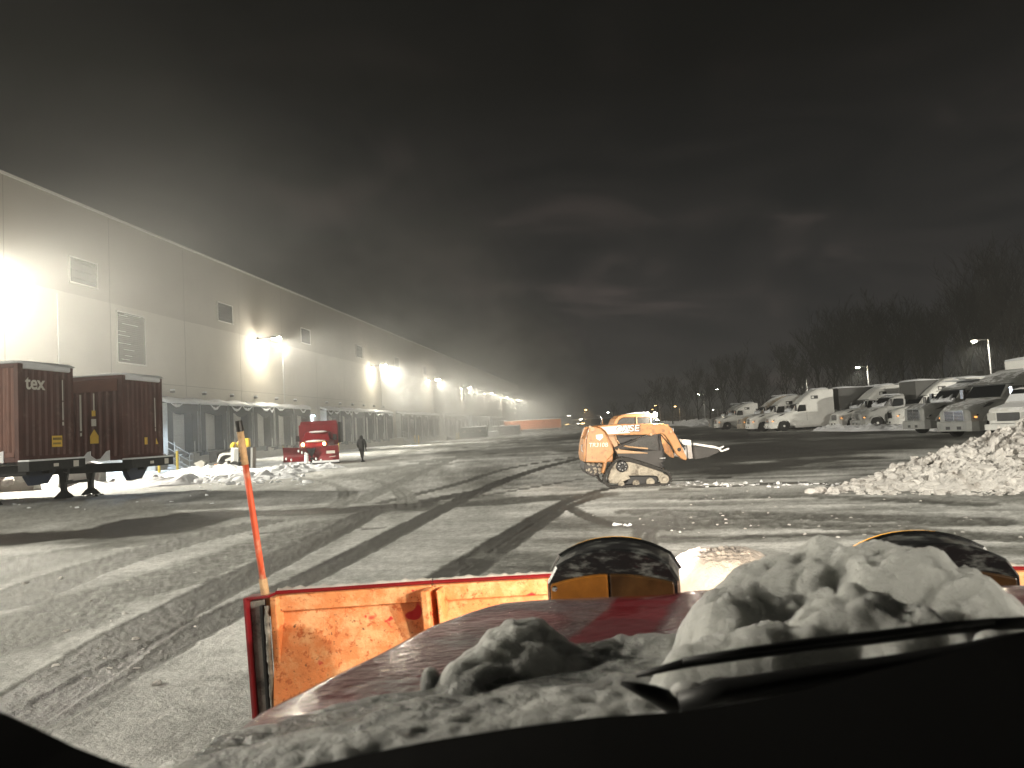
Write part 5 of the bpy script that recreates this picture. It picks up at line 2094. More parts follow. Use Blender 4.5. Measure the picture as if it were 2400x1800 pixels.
# ------------------------------------------------------------------ pole lamps
def pole_lamp(px, py, dep, lab, W_, k='lamp_lens', arm=-1, size=1.0, group='pole lamps behind the parked trucks'):
    p = P(px, py, dep)
    r = empty('pole_lamp', (p.x - arm * 0, p.y, 0))
    hgt = p.z
    ax = -1.6 * arm
    b = B('galv')
    b.tube([(ax, 0, 0), (ax, 0, hgt + .1)], [.13, .08], 8)
    b.build('pole', r)
    B('galv').tube([(ax, 0, hgt + .02), (ax * .15, 0, hgt + .12)], .04, 6).build('arm', r)
    B('lamp_body').box(-.38, .38, -.2, .2, hgt, hgt + .14).build('housing', r, .02)
    l = B(k)
    s = size
    l.lathe([(.03 * s, -.20 * s), (.20 * s, -.16 * s), (.30 * s, -.06 * s), (.31 * s, 0)], (0, 0, hgt - .01), 'z', 14)
    l.build('lens', r)
    if W_:
        lamp('pole_light', 'SPOT', (0, 0, hgt - .35), W_, WARM if k != 'lamp_sodium' else (1, .6, .25), .3, (0, R(6 * arm), 0), R(165), .6, r)
    tag(r, lab, 'pole lamp', group)


pole_lamp(2283, 799, 92, 'bright pole lamp highest above the parked trucks, in front of the dark trees', POLE_W)
pole_lamp(2010, 861, 132, 'pole lamp above the trailers in the middle of the truck row', POLE_W)
pole_lamp(1875, 892, 191, 'small pole lamp over the far end of the truck row', POLE_W)
pole_lamp(1637, 924, 250, 'white pole lamp left of the farthest trucks', POLE_W * .6)
pole_lamp(1680, 912, 225, 'small round pole lamp just above and right of the lowest white one', POLE_W * .3, size=.8)

for px, py, dep, lab, k, w, s in ((1373, 960, 300, 'orange street lamp glowing behind the track loader exhaust', 'lamp_sodium', 2500, 1.6), (1262, 968, 310, 'small orange street lamp over the orange trailer', 'lamp_sodium', 1200, 1.2),
                                  (1536, 950, 290, 'orange street lamp just right of the track loader cab', 'lamp_sodium', 2500, 1.4), (1582, 952, 290, 'orange street lamp between the bare tree trunks', 'lamp_sodium', 2500, 1.4),
                                  (1425, 966, 330, 'tiny white far lamp above the track loader cab', 'lamp_lens_far', 0, 1.6), (1294, 974, 330, 'tiny white far lamp over the end of the orange trailer', 'lamp_lens_far', 0, 1.8),
                                  (1361, 982, 320, 'tiny white far lamp low behind the loader exhaust', 'lamp_lens_far', 0, 1.9), (1331, 974, 330, 'left one of a pair of tiny far lamps', 'lamp_lens_far', 0, 1.4),
                                  (1336, 973.6, 330, 'right one of a pair of tiny far lamps', 'lamp_lens_far', 0, 1.4), (1529, 959, 300, 'tiny lamp below the orange street lamp beside the loader cab', 'lamp_sodium', 0, 1.2),
                                  (1671, 960, 280, 'tiny lamp in the trees above the farthest truck', 'lamp_lens_far', 0, .8)):
    pole_lamp(px, py, dep, lab, w, k, size=s, group='street lamps far beyond the yard')

# low far building
g_ = P(1335, 1000, 345)
fb = empty('far_building', (g_.x, g_.y, 0), R(4))
B('black_metal').box(-16, 24, 0, 14, 0, 4.2).build('wall', fb)
B('snow').box(-16.3, 24.3, -.3, 14.3, 4.201, 4.45).build('roof', fb)
for i, x in enumerate((-13, -8, -2, 3.5, 5)):
    B('lamp_sodium' if i % 2 == 0 else 'lamp_lens_far').box(x, x + (1.8 if i % 2 == 0 else .7), -.15, -.002, 2.2, 2.6).build('lit_window', fb)
tag(fb, 'low dark building with a row of small lit windows beyond the orange trailer', 'building')

# ------------------------------------------------------------------ bare trees
def bare_tree(seed, H=17, spread=.34):
    rg = random.Random(seed)
    r = empty('bare_tree')
    tr = B('bark')
    cr_ = B('bark')
    trunk_pts = []
    x = y = 0
    n = 7
    for i in range(n):
        t = i / (n - 1)
        trunk_pts.append((x, y, H * .62 * t))
        x += rg.uniform(-.25, .25)
        y += rg.uniform(-.25, .25)
    r0 = H * .014
    tr.tube(trunk_pts, [r0 * (1 - .6 * i / (n - 1)) for i in range(n)], 7)

    def grow(p, d, L, rad, lev):
        k = 4 if lev < 2 else 3
        pts = [p]
        dd = d.copy()
        for i in range(k):
            dd = (dd + Vector((rg.uniform(-.22, .22), rg.uniform(-.22, .22), rg.uniform(-.02, .22)))).normalized()
            pts.append(pts[-1] + dd * L / k)
        cr_.tube(pts, [max(.020, rad * (1 - .65 * i / k)) for i in range(k + 1)], 4 if lev > 0 else 5)
        if lev >= 3:
            return
        nb = (5, 5, 4)[lev]
        for i in range(nb):
            q = rg.randint(1, k)
            a = rg.uniform(0, 6.28)
            side = Vector((math.cos(a), math.sin(a), rg.uniform(.1, .7)))
            nd = (dd * .75 + side * rg.uniform(.45, .8)).normalized()
            grow(pts[q], nd, L * rg.uniform(.45, .68), max(.014, rad * .5), lev + 1)
    for i in range(10):
        t = .35 + .65 * (i / 9)
        j = t * (n - 1)
        a_ = Vector(trunk_pts[int(j)]).lerp(Vector(trunk_pts[min(n - 1, int(j) + 1)]), j - int(j))
        an = i * 2.4 + rg.uniform(-.4, .4)
        el = rg.uniform(.7, 1.5) + t
        d = Vector((math.cos(an) * .8, math.sin(an) * .8, el)).normalized()
        grow(a_, d, H * spread * rg.uniform(.7, 1.05) * (1.15 - .35 * t), r0 * .45, 0)
    tr.build('trunk', r, smooth=True)
    cr_.build('crown', r)
    return r


tp = [bare_tree(100 + i, 17, .36) for i in range(4)]
used = [False] * 4
rng = random.Random(21)
TREES = []
# (photo x, distance, height)
for px, dep, hh in ((2380, 84, 19.5), (2320, 96, 20.5), (2270, 88, 16.5), (2225, 104, 17), (2165, 110, 15.5), (2120, 118, 19), (2075, 124, 20), (2040, 116, 17.5), (2005, 128, 19),
                    (1965, 130, 19.5), (1930, 134, 17.5), (1885, 165, 14), (1850, 158, 16), (1790, 190, 15), (1770, 180, 13), (1735, 185, 18), (1700, 195, 17), (1665, 200, 14.5), (1640, 205, 16.5),
                    (1610, 230, 13), (1578, 235, 15), (1545, 235, 15.5), (1520, 245, 12), (1480, 270, 9), (1440, 290, 10), (1290, 310, 8), (1255, 320, 7), (2410, 78, 14), (2350, 110, 18), (2180, 125, 17), (1990, 150, 18), (2090, 140, 17)):
    TREES.append((px, dep, hh))
TREES = [(a_, d_ * (1.22 if a_ > 1900 else 1.0), h_ * (1.2 if a_ > 1900 else 1.0)) for a_, d_, h_ in TREES]
for i, (px, dep, hh) in enumerate(TREES):
    v = i % 4
    if not used[v]:
        o = tp[v]
        used[v] = True
    else:
        o = copy_tree(tp[v])
    q = P(px, 1000, dep)
    o.location = (q.x, q.y, 0)
    s = hh / 17 * .98
    o.scale = (s, s, s)
    o.rotation_euler = (0, 0, rng.uniform(0, 6.28))
    tall = 'tall' if hh >= 19 else 'medium' if hh >= 14 else 'low'
    if px > 2150:
        w = 'behind the box truck'
    elif px > 1900:
        w = 'in the stand above the trailers'
    elif px > 1620:
        w = 'beyond the far end of the truck row'
    else:
        w = 'far beyond the track loader'
    ks = sorted([t[0] for t in TREES if (t[0] > 2150) == (px > 2150) and (t[0] > 1900) == (px > 1900) and (t[0] > 1620) == (px > 1620)])
    tag(o, f'{tall} bare tree {w}, {["first","second","third","fourth","fifth","sixth","seventh","eighth","ninth","tenth","eleventh","twelfth"][ks.index(px)]} from the left', 'tree', 'bare trees around the truck park')

# dark wooded slope behind
n_, m_ = 160, 26
th = np.linspace(0, 1, n_)
base_pts = [P(2700, 1000, 80), P(2400, 1000, 104), P(2150, 1000, 135), P(1900, 1000, 170), P(1720, 1000, 215), P(1560, 1000, 300), P(1430, 1000, 400)]
bx_ = np.interp(th, np.linspace(0, 1, 7), [p.x for p in base_pts])
by_ = np.interp(th, np.linspace(0, 1, 7), [p.y for p in base_pts])
hb_ = np.interp(th, np.linspace(0, 1, 7), [10, 9.5, 8, 6.5, 5, 3.5, 2.5])
v = np.linspace(0, 1, m_)
V, T = np.meshgrid(v, th)
dx, dy = np.gradient(bx_), np.gradient(by_)
l = np.hypot(dx, dy)
nx, ny = dy / l, -dx / l
X = bx_[:, None] + nx[:, None] * V * 45 * 1.0
Y = by_[:, None] + ny[:, None] * V * 45 * 1.0
Z = hb_[:, None] * np.minimum(1, V * 2.2) * (.7 + .6 * fbm(X * .08, Y * .08, 3, 71)) - .3
mk('wood_floor', (.030, .029, .027), .95, var=.3, vs=.5)
M['terrain'] = M['wood_floor']
tag(grid_mesh('hill', X, Y, Z, 'terrain'), kind='structure')

# undergrowth: thin stems on the slope
ug = B('bark')
rg = random.Random(77)
for i in range(2600):
    a = int(rg.random() ** .8 * (n_ - 1))
    b_ = int(rg.random() ** 1.3 * (m_ - 1))
    p = Vector((X[a, b_] + rg.uniform(-2, 2), Y[a, b_] + rg.uniform(-2, 2), max(0, Z[a, b_]) - .2))
    hgt = rg.uniform(2, 5.5)
    rr = rg.uniform(.02, .05)
    q = p + Vector((rg.uniform(-.6, .6), rg.uniform(-.6, .6), hgt))
    ug.tube([p, (p + q) / 2 + Vector((rg.uniform(-.3, .3), rg.uniform(-.3, .3), 0)), q], [rr, rr * .8, rr * .4], 3)
    for k in range(4):
        t = rg.uniform(.3, .9)
        s = p.lerp(q, t)
        ug.tube([s, s + Vector((rg.uniform(-.8, .8), rg.uniform(-.8, .8), rg.uniform(.4, 1.3)))], [rr * .6, rr * .25], 3)
o = ug.build('undergrowth')
tag(o, 'dark leafless undergrowth on the slope behind the trucks', 'undergrowth', kind='stuff')

for i, (x_, y_) in enumerate(((30, -14), (58, 22))):  # unseen pole lamps added as fill for the truck sides and near ground
    r = empty('pole_lamp', (x_, y_, 0))
    B('galv').tube([(0, 0, 0), (0, 0, 11)], [.14, .09], 8).build('pole', r)
    B('lamp_body').box(-1.4, .2, -.2, .2, 11, 11.15).build('housing', r)
    B('lamp_lens').box(-1.35, -.7, -.18, .18, 10.93, 10.995).build('lens', r)
    lamp('pole_light', 'SPOT', (-1.1, 0, 10.7), FILL_W, WARM, .3, (R(52), R(12), 0), R(140), .8, r)
    tag(r, 'unseen fill lamp added ' + ('behind the plow truck' if i == 0 else 'beside the box truck, out of view'), 'pole lamp', 'pole lamps behind the parked trucks')

# ================================================================== THE VEHICLE WE LOOK OUT OF (heading about +y)
HD = R(-3.0)                                   # heading, clockwise from +y is negative
hv = Vector((-math.sin(HD), math.cos(HD), 0))  # forward
rv = Vector((math.cos(HD), math.sin(HD), 0))   # right


def TV(p):
    """world -> vehicle frame (u right, v forward, z)"""
    p = Vector(p)
    return Vector((p.dot(rv), p.dot(hv), p.z))


ot = empty('plow_truck', (0, 0, 0), HD)
tag(ot, 'red plow truck seen from its own cab, with a snowy hood and orange plow blade', 'plow truck')

mk('hood_red', (.20, .008, .014), .16, var=.2, vs=1.5, coat=.4, bump=.05, bs=9)
# icy film over the paint, where the attribute film is set
hm = M['hood_red'].node_tree
hb_ = hm.nodes['Principled BSDF']
hs_ = hb_.inputs['Base Color'].links[0].from_socket
fa_ = hm.nodes.new('ShaderNodeAttribute')
fa_.attribute_name = 'film'
hx_ = hm.nodes.new('ShaderNodeMix')
hx_.data_type = 'RGBA'
hm.links.new(fa_.outputs['Fac'], hx_.inputs[0])
hm.links.new(hs_, hx_.inputs[6])
hx_.inputs[7].default_value = (.17, .12, .125, 1)
hm.links.new(hx_.outputs[2], hb_.inputs['Base Color'])
hr_ = hm.nodes.new('ShaderNodeMapRange')
hm.links.new(fa_.outputs['Fac'], hr_.inputs[0])
hr_.inputs['To Min'].default_value = .12
hr_.inputs['To Max'].default_value = .21
hm.links.new(hr_.outputs[0], hb_.inputs['Roughness'])
ht_ = hm.nodes.new('ShaderNodeTexCoord')
hn1 = hm.nodes.new('ShaderNodeTexNoise')
hn1.inputs['Scale'].default_value = 55
hn1.inputs['Detail'].default_value = 4
hm.links.new(ht_.outputs['Object'], hn1.inputs[0])
hbn = hm.nodes.new('ShaderNodeBump')
hbn.inputs['Distance'].default_value = .01
hm.links.new(hn1.outputs[0], hbn.inputs['Height'])
hm.links.new(fa_.outputs['Fac'], hbn.inputs['Strength'])
hm.links.new(hbn.outputs[0], hb_.inputs['Normal'])
mk('dash_black', (.0025, .0025, .0025), .9, spec=.02)
mk('wiper_black', (.010, .010, .010), .5, spec=.4)
mk('housing_black', (.015, .015, .016), .30, dirt=(.20, .21, .20), dirt_amt=.42, ds=16, aniso=(1, 1, 3))
mk('rim_chrome', (.80, .80, .80), .12, 1.0)
mk('amber_lens', (.26, .10, .015), .3, var=.4, vs=12)
mk('amber_dim', (.07, .035, .012), .3, var=.5, vs=14)
mk('amber_glow', (.8, .4, .05), .25, emit=(1, .50, .08), est=.9)
mk('headlamp_lens', (1, 1, 1), .2, emit=(1, .85, .62), est=25)
mk('wet_snow', (.46, .465, .445), .42, var=.14, vs=9, bump=.9, bs=85, spec=.5)
wbs = M['wet_snow'].node_tree.nodes['Principled BSDF']
wbs.inputs['Subsurface Weight'].default_value = 1.0
wbs.inputs['Subsurface Radius'].default_value = (1.0, 1.0, 1.0)
wbs.inputs['Subsurface Scale'].default_value = .06
wn_ = M['wet_snow'].node_tree
ws_ = wbs.inputs['Base Color'].links[0].from_socket
wa_ = wn_.nodes.new('ShaderNodeAttribute')
wa_.attribute_name = 'icy'
wx_ = wn_.nodes.new('ShaderNodeMix')
wx_.data_type = 'RGBA'
wn_.links.new(wa_.outputs['Fac'], wx_.inputs[0])
wn_.links.new(ws_, wx_.inputs[6])
wx_.inputs[7].default_value = (.13, .135, .13, 1)
wn_.links.new(wx_.outputs[2], wbs.inputs['Base Color'])
wr_ = wn_.nodes.new('ShaderNodeMapRange')
wn_.links.new(wa_.outputs['Fac'], wr_.inputs[0])
wr_.inputs['To Min'].default_value = .6
wr_.inputs['To Max'].default_value = .2
wn_.links.new(wr_.outputs[0], wbs.inputs['Roughness'])
mk('old_paint', (.32, .31, .28), .7, var=.25, vs=8, dirt=(.03, .03, .03), dirt_amt=.44, ds=7)
mk('stick_orange', (.62, .09, .035), .6, var=.25, vs=30, dirt=(.70, .40, .28), dirt_amt=.40, ds=14, aniso=(1, 1, .4))
mk('stick_tape', (.55, .36, .20), .7, var=.25, vs=40, bump=.5, bs=60)
mk('plow_paint', (.74, .27, .10), .6, var=.14, vs=10, bump=.3, bs=30)
# orange puts the headlight glow into salt-grimed red paint; red patches stay
pm = M['plow_paint'].node_tree
pb = pm.nodes['Principled BSDF']
src = pb.inputs['Base Color'].links[0].from_socket
tcn = pm.nodes.new('ShaderNodeTexCoord')
def pn(scale, det=4, rg=.6, loc=(0, 0, 0)):
    mp = pm.nodes.new('ShaderNodeMapping')
    mp.inputs['Location'].default_value = loc
    pm.links.new(tcn.outputs['Object'], mp.inputs[0])
    t = pm.nodes.new('ShaderNodeTexNoise')
    t.inputs['Scale'].default_value = scale
    t.inputs['Detail'].default_value = det
    t.inputs['Roughness'].default_value = rg
    pm.links.new(mp.outputs[0], t.inputs[0])
    return t.outputs[0]
def pmix(fs, lo, hi, a, c):
    r_ = pm.nodes.new('ShaderNodeMapRange')
    r_.inputs['From Min'].default_value = lo
    r_.inputs['From Max'].default_value = hi
    pm.links.new(fs, r_.inputs[0])
    x = pm.nodes.new('ShaderNodeMix')
    x.data_type = 'RGBA'
    pm.links.new(r_.outputs[0], x.inputs[0])
    pm.links.new(a, x.inputs[6])
    x.inputs[7].default_value = (*c, 1)
    return x.outputs[2]
c_ = pmix(pn(9, 6, .75), .46, .62, src, (.80, .44, .22))
c_ = pmix(pn(30, 5, .75, (7, 1, 2)), .56, .64, c_, (.50, .13, .04))
c_ = pmix(pn(55, 4, .7), .62, .68, c_, (.16, .07, .035))
c_ = pmix(pn(6.5, 2, .5, (3.3, 0, 1.1)), .665, .685, c_, (.50, .02, .025))
c_ = pmix(pn(14, 3, .5, (1.3, 0, 4.1)), .68, .72, c_, (.55, .04, .03))
pm.links.new(c_, pb.inputs['Base Color'])


EDGE_V = [.40, .805, .995, 1.152, 1.324, 1.579, 1.70, 1.80, 1.866, 1.93]
EDGE_U = [-.50, -.520, -.541, -.523, -.494, -.466, -.425, -.365, -.248, .02]


def edge_u(v):
    return np.interp(v, EDGE_V, EDGE_U)


def hood_z(u, v):
    """height of the hood skin, vehicle frame (numpy ok)"""
    uc = (u - .44) / .97
    z = 1.300 - .060 * np.clip((v - .7) / 1.0, 0, 1) + .022 * (1 - np.minimum(1, uc ** 2))
    z = z + .016 / (1 + np.exp(-(.40 - np.abs(u - .44)) / .012)) * np.clip((v - .5) / .3, 0, 1) * np.clip((2.0 - v) / .3, 0, 1)
    z = z - .030 * np.clip((v - 1.72) / .2, 0, 1) ** 2
    return z


vv = np.linspace(.40, 1.93, 170)
ss = np.linspace(0, 1, 200)
sv, V_ = np.meshgrid(ss, vv)
el_ = edge_u(V_)
Uc = el_ + (.88 - 2 * el_) * sv
Zc_ = hood_z(Uc, V_) + .0012 * (fbm(Uc * 40, V_ * 40, 3, 501) - .5)
# rounded shoulders outside the edge
cols = [(.07, .34), (.066, .16), (.050, .06), (.028, .018), (.010, .003)]
Lft = [(el_[:, 0] - dx_, Zc_[:, 0] - dz_) for dx_, dz_ in cols]
Rgt = [(.88 - el_[:, 0] + dx_, Zc_[:, -1] - dz_) for dx_, dz_ in cols[::-1]]
U = np.concatenate([np.stack([a for a, _ in Lft], 1), Uc, np.stack([a for a, _ in Rgt], 1)], 1)
Zh = np.concatenate([np.stack([a for _, a in Lft], 1), Zc_, np.stack([a for _, a in Rgt], 1)], 1)
Vc = np.repeat(vv[:, None], U.shape[1], 1)
# front lip
for dv, dz_ in ((.02, .02), (.035, .06), (.04, .30)):
    U = np.vstack([U, U[169:170]])
    Vc = np.vstack([Vc, Vc[169:170] + dv])
    Zh = np.vstack([Zh, Zh[169:170] - dz_])
# film: everywhere except a band swept clean and a few thin spots
ba, bb2 = TV(P(1530, 1378, 1.80)), TV(P(1400, 1515, 1.27))
bdx, bdy = bb2.x - ba.x, bb2.y - ba.y
bl = math.hypot(bdx, bdy)
across = ((U - ba.x) * bdy - (Vc - ba.y) * bdx) / bl
band = np.clip((.075 + .02 * (fbm(Vc * 9, U * 2, 2, 811) - .5) - np.abs(across)) / .01, 0, 1)
film = .95 - .75 * np.clip((fbm(U * 3.2, Vc * 3.2, 4, 801) - .56) / .10, 0, 1)
film = film * (.55 + .45 * np.clip((.15 - U) / .3, 0, 1)) * (.75 + .5 * fbm(U * 26, Vc * 12, 3, 821))
film = np.clip(film * (1 - band), 0, 1)
ho = grid_mesh('hood', U, Vc, Zh, 'hood_red', ot, attrs={'film': film})
sk = MB().use('hood_red')
edge = [(U[j, 0], Vc[j, 0], Zh[j, 0] + .02) for j in range(0, 172, 8)] + [(U[-1, i], Vc[-1, i], Zh[-1, i] + .02) for i in range(8, 200, 8)] + [(U[j, -1], Vc[j, -1], Zh[j, -1] + .02) for j in range(170, 0, -8)]
sk.loft([[Vector(p) for p in edge], [Vector((p[0], p[1], .55)) for p in edge]], closed=False, caps=False)
sk.build('front_body', ot)
# cab shell around the viewpoint, open to the front
cbm = B('dash_black')
cbm.box(-.72, 1.60, -1.6, .16, 2.02, 2.10)
cbm.box(-.76, -.722, -1.6, .40, .9, 2.02)
cbm.box(1.602, 1.64, -1.6, .40, .9, 2.02)
cbm.box(-.72, 1.60, -1.64, -1.602, .9, 2.02)
cbm.build('cab', ot)

# ---- snow on the hood (height field grown over the hood skin)
def ell(u, v, cu, cv, ru, rv_, h, p=1.0):
    q = ((u - cu) / ru) ** 2 + ((v - cv) / rv_) ** 2
    return h * np.clip(1 - q, 0, 1) ** p


uu = np.linspace(-.60, 1.42, 420)
vv = np.linspace(.40, 1.50, 240)
U, V_ = np.meshgrid(uu, vv)
wob = (fbm(U * 5, V_ * 5, 3, 601) - .5) * .14
wob2 = (fbm(U * 5 + 9, V_ * 5 + 4, 3, 611) - .5) * .14
Uw, Vw = U + wob, V_ + wob2
vb = np.interp(U, [-.60, -.52, -.41, -.30, -.20, -.12, .0, .15, .3, .6, .9, 1.2, 1.4], [.70, .84, .97, 1.07, 1.18, 1.26, 1.26, 1.28, 1.25, 1.2, 1.15, 1.0, .8])
base_snow = (.016 + .022 * np.clip((vb - Vw) / .35, 0, 1)) * np.clip((vb - Vw + .3 * wob) / .03, 0, 1) ** .5
S = base_snow


def at_px(px, py, d):
    q = TV(P(px, py, d))
    return q


LUMPS = [  # (px, py of the lump's top, distance, radius across, radius along, exponent)
    (1225, 1478, 1.15, .075, .13, .7), (1165, 1530, 1.08, .07, .10, .6), (1024, 1566, 1.10, .018, .03, .6), (1290, 1512, 1.15, .08, .08, .6),
    (1450, 1512, 1.16, .16, .08, .5), (1640, 1400, 1.06, .075, .10, .4), (1720, 1355, 1.10, .10, .14, .5), (1830, 1322, 1.12, .11, .16, .5),
    (1950, 1293, 1.12, .13, .17, .5), (2080, 1289, 1.08, .10, .16, .5), (2165, 1330, 1.03, .085, .15, .5), (2215, 1390, .98, .075, .12, .5), (2255, 1385, .97, .03, .05, .5),
    (1870, 1440, .90, .09, .07, .5), (1960, 1415, .90, .09, .08, .5), (2080, 1445, .87, .10, .08, .5), (1700, 1480, .92, .12, .09, .5), (2270, 1455, .93, .07, .10, .6)]
for px, py, d, ru, rv_, pw in LUMPS:
    c = at_px(px, py, d)
    h0 = float(hood_z(np.array(c.x), np.array(c.y)))
    hh = max(.02, c.z - h0)
    S = np.maximum(S, ell(Uw, Vw, c.x, c.y, ru, rv_, hh * 1.04, pw * .8))
mask = S > .004
S = S + mask * np.clip(S / .06, 0, 1) * (.034 * (billow(U * 10, V_ * 11, 5, 621) - .3) + .016 * (fbm(U * 45, V_ * 45, 3, 631) - .5) + .03 * (np.clip(fbm(U * 16, V_ * 16, 3, 661), .5, 1) - .5))
eo_ = np.clip(edge_u(V_) + .012 - U, 0, 1)
mask = mask & (eo_ < .05)
Zs = hood_z(U, V_) + np.where(mask, S, -.03) - 3.0 * eo_ - 30 * eo_ ** 2
lat = .30 * np.clip(S, 0, .2) * (fbm(U * 14, V_ * 14, 2, 641) - .5)
icy = np.clip((.055 - S) / .03, 0, 1) * np.clip((fbm(U * 13, V_ * 13, 5, 671) - .40) / .12, 0, 1)
icy = np.maximum(icy, .25 * np.clip((fbm(U * 4, V_ * 4, 4, 681) - .52) / .10, 0, 1))
o = grid_mesh('hood_snow', U + lat, V_ + lat, Zs, 'wet_snow', attrs={'icy': icy})
o.location = (0, 0, 0)
o.rotation_euler = (0, 0, HD)
tag(o, 'grey lumpy wet snow heaped on the red hood against the wipers', 'snow', kind='stuff')

# frost glaze: thin icy patches lower down
# ---- plow lights on their mounts
def plow_light(px0, px1, ytop, ybot, d):
    a, b_ = TV(P(px0, ybot, d)), TV(P(px1, ybot, d - .0))
    t = TV(P((px0 + px1) / 2, ytop, d))
    w = (b_ - a).length
    c = (a + b_) / 2
    r = empty('plow_light', (c.x, c.y, 0))
    r.parent = ot
    h = t.z - c.z
    # arched housing, its back towards the viewer
    def arch(y, k, n=14, dz=0.0, lo=0.0):
        p = []
        for i in range(n + 1):
            a_ = i / n
            x = -w / 2 * k + w * k * a_
            s = abs(2 * a_ - 1)
            z = h * (1 - .62 * s ** 2.2) * k - (.25 * h if s > .985 else 0)
            p.append((x, y, c.z + z + dz))
        p.append((w / 2 * k, y, c.z - .10 + lo))
        p.append((-w / 2 * k, y, c.z - .10 + lo))
        return p
    hb = MB().use('housing_black')
    hb.smooth = False
    hb.loft([arch(0.0, .93), arch(.015, .97), arch(.16, .99)])
    hs = hb.build('housing', r)
    rim = B('rim_chrome')
    pts = arch(.165, 1.0)
    rim.tube([Vector(p) for p in pts[:-2]], .007, 8)
    rm_ = rim.build('rim', r)
    rim = B('amber_glow')  # glowing strip stands in for lamp light catching the housing rim
    rim.tube([Vector(p) + Vector((0, .012, .0)) for p in pts[:11]], .006, 8)
    rim.build('rim_glow', r)
    def strip(x0, x1, k):
        K = 8
        top_ = [(x0 + (x1 - x0) * i / K, c.z + .034 - .12 * ((x0 + (x1 - x0) * i / K) / w) ** 2) for i in range(K + 1)]
        am = MB().use(k)
        am.prism(top_ + [(x1, c.z - .085), (x0, c.z - .085)], -.016, .02)
        am.build('amber_reflector', r, .004)
    strip(-w * .45, -w * .03, 'amber_lens')
    strip(-w * .015, w * .44, 'amber_dim')
    B('chrome').ball((-w / 2 * .84, -.01, c.z + .0), .010, 8).build('bolt', r)
    B('headlamp_lens').box(-w * .40, w * .40, .165, .175, c.z - .06, c.z + .055).build('lens', r, .01)
    B('black_metal').box(-.03, .03, .02, .10, .85, c.z - .08).build('bracket', r)
    # low spread and a narrow far beam
    lamp('headlight', 'POINT', (-.02, .215, c.z - .01), HEAD_NEAR, (1, .80, .56), .03, parent=r)
    lamp('headlight_beam', 'SPOT', (.05, .20, c.z + .01), HEAD_FAR, (1, .86, .72), .05, (R(91), 0, 0), R(34), 1.0, r)
    return r


plow_light(1275, 1596, 1286, 1375, 2.02)
plow_light(2022, 2385, 1272, 1366, 1.90)

# ---- plow blade
pb_ = empty('plow_blade')
pb_.parent = ot
bd = 3.06
A_ = TV(P(646, 1391, bd))
C_ = TV(P(1012, 1366, bd + .03))
D_ = TV(P(1560, 1335, bd + .05))
E_ = TV(P(2420, 1334, 2.82))
ZT = A_.z


def wing(p, q, name, tilt=.10, zlo=.14):
    """curved blade sheet between two top points, back side towards the viewer"""
    p, q = Vector(p), Vector(q)
    d = (q - p).normalized()
    nrm = Vector((d.y, -d.x, 0)).normalized()       # towards the viewer
    if nrm.y > 0:
        nrm = -nrm
    m = B('plow_paint')
    N = 12
    f = []
    for off in (0, -.02):
        for e in (p, q):
            for i in range(N + 1):
                t = i / N
                z = e.z - (e.z - zlo) * t
                bow = .13 * math.sin(math.pi * (t * .9 + .05)) - .06 * (1 - t)
                f.append(Vector((e.x, e.y, z)) + nrm * (bow - tilt * t * .3 + off))
    n1 = N + 1
    fs = []
    for i in range(N):
        fs += [(i, i + 1, n1 + i + 1, n1 + i), (2 * n1 + i, 3 * n1 + i, 3 * n1 + i + 1, 2 * n1 + i + 1), (i, 2 * n1 + i, 2 * n1 + i + 1, i + 1), (n1 + i, n1 + i + 1, 3 * n1 + i + 1, 3 * n1 + i)]
    fs += [(0, n1, 3 * n1, 2 * n1), (N, 2 * n1 + N, 3 * n1 + N, n1 + N)]
    m.add(f, fs)
    o = m.build(name, pb_, smooth=False)
    # top rail
    t = B('plow_paint')
    L = (q - p).length
    T = basis(p, d, Vector((0, 0, 1)))
    t.add([(x, y, z) for z in (-.03 if (basis(p, d, Vector((0, 0, 1))).to_3x3() @ Vector((0, 0, 1))).dot(nrm) < 0 else .0, .0 if (T.to_3x3() @ Vector((0, 0, 1))).dot(nrm) < 0 else .03) for y in (-.066, -.004) for x in (0, L)],
          [(0, 2, 3, 1), (4, 5, 7, 6), (0, 1, 5, 4), (2, 6, 7, 3), (0, 4, 6, 2), (1, 3, 7, 5)], T)
    t.build('top_rail', o, .004)
    r_ = B('red_paint')
    r_.tube([p + Vector((0, 0, .003)) + nrm * .0, q + Vector((0, 0, .003))], .008, 6)
    r_.build('top_edge', o)
    s = MB().use('snow_dirty')
    s.smooth = True
    rgx = random.Random(int(L * 100))
    K = int(L / .018)
    s.loft([[p + d * (L * i / K) - nrm * y + Vector((0, 0, z * hz_)) for y, z in ((.01, 0), (.018, .6), (.035, 1), (.055, .6), (.065, 0))] for i in range(K + 1) for hz_ in [max(.004, .010 + .012 * rgx.random() * (1 if i % 3 else .3))]], closed=True)
    s.build('snow', o)
    return o, d, nrm


w1, d1, n1v = wing(A_, C_, 'blade_wing')
w2, d2, n2v = wing(C_ + Vector((.004, 0, 0)), D_, 'blade_wing')
w3, d3, n3v = wing(D_ + Vector((.004, .0, 0)), E_, 'blade_wing')
# vertical ribs
def rib(p, w, dep, k='plow_paint', name='rib', z0=.14, lean=.0):
    m = B(k)
    p = Vector(p)
    m.prism([(p.x - w / 2, p.z - .005), (p.x + w / 2, p.z - .005), (p.x + w / 2 + lean, z0), (p.x - w / 2 + lean, z0)], p.y - dep, p.y + .01)
    return m.build(name, pb_, .006)


rib(A_ + Vector((.012, -.0, .0)), .03, .05, lean=.03)
rib(C_ + Vector((.0, .0, -.004)), .03, .12, lean=.05)
rib(C_ + Vector((.05, .0, -.004)), .012, .10, lean=.05)
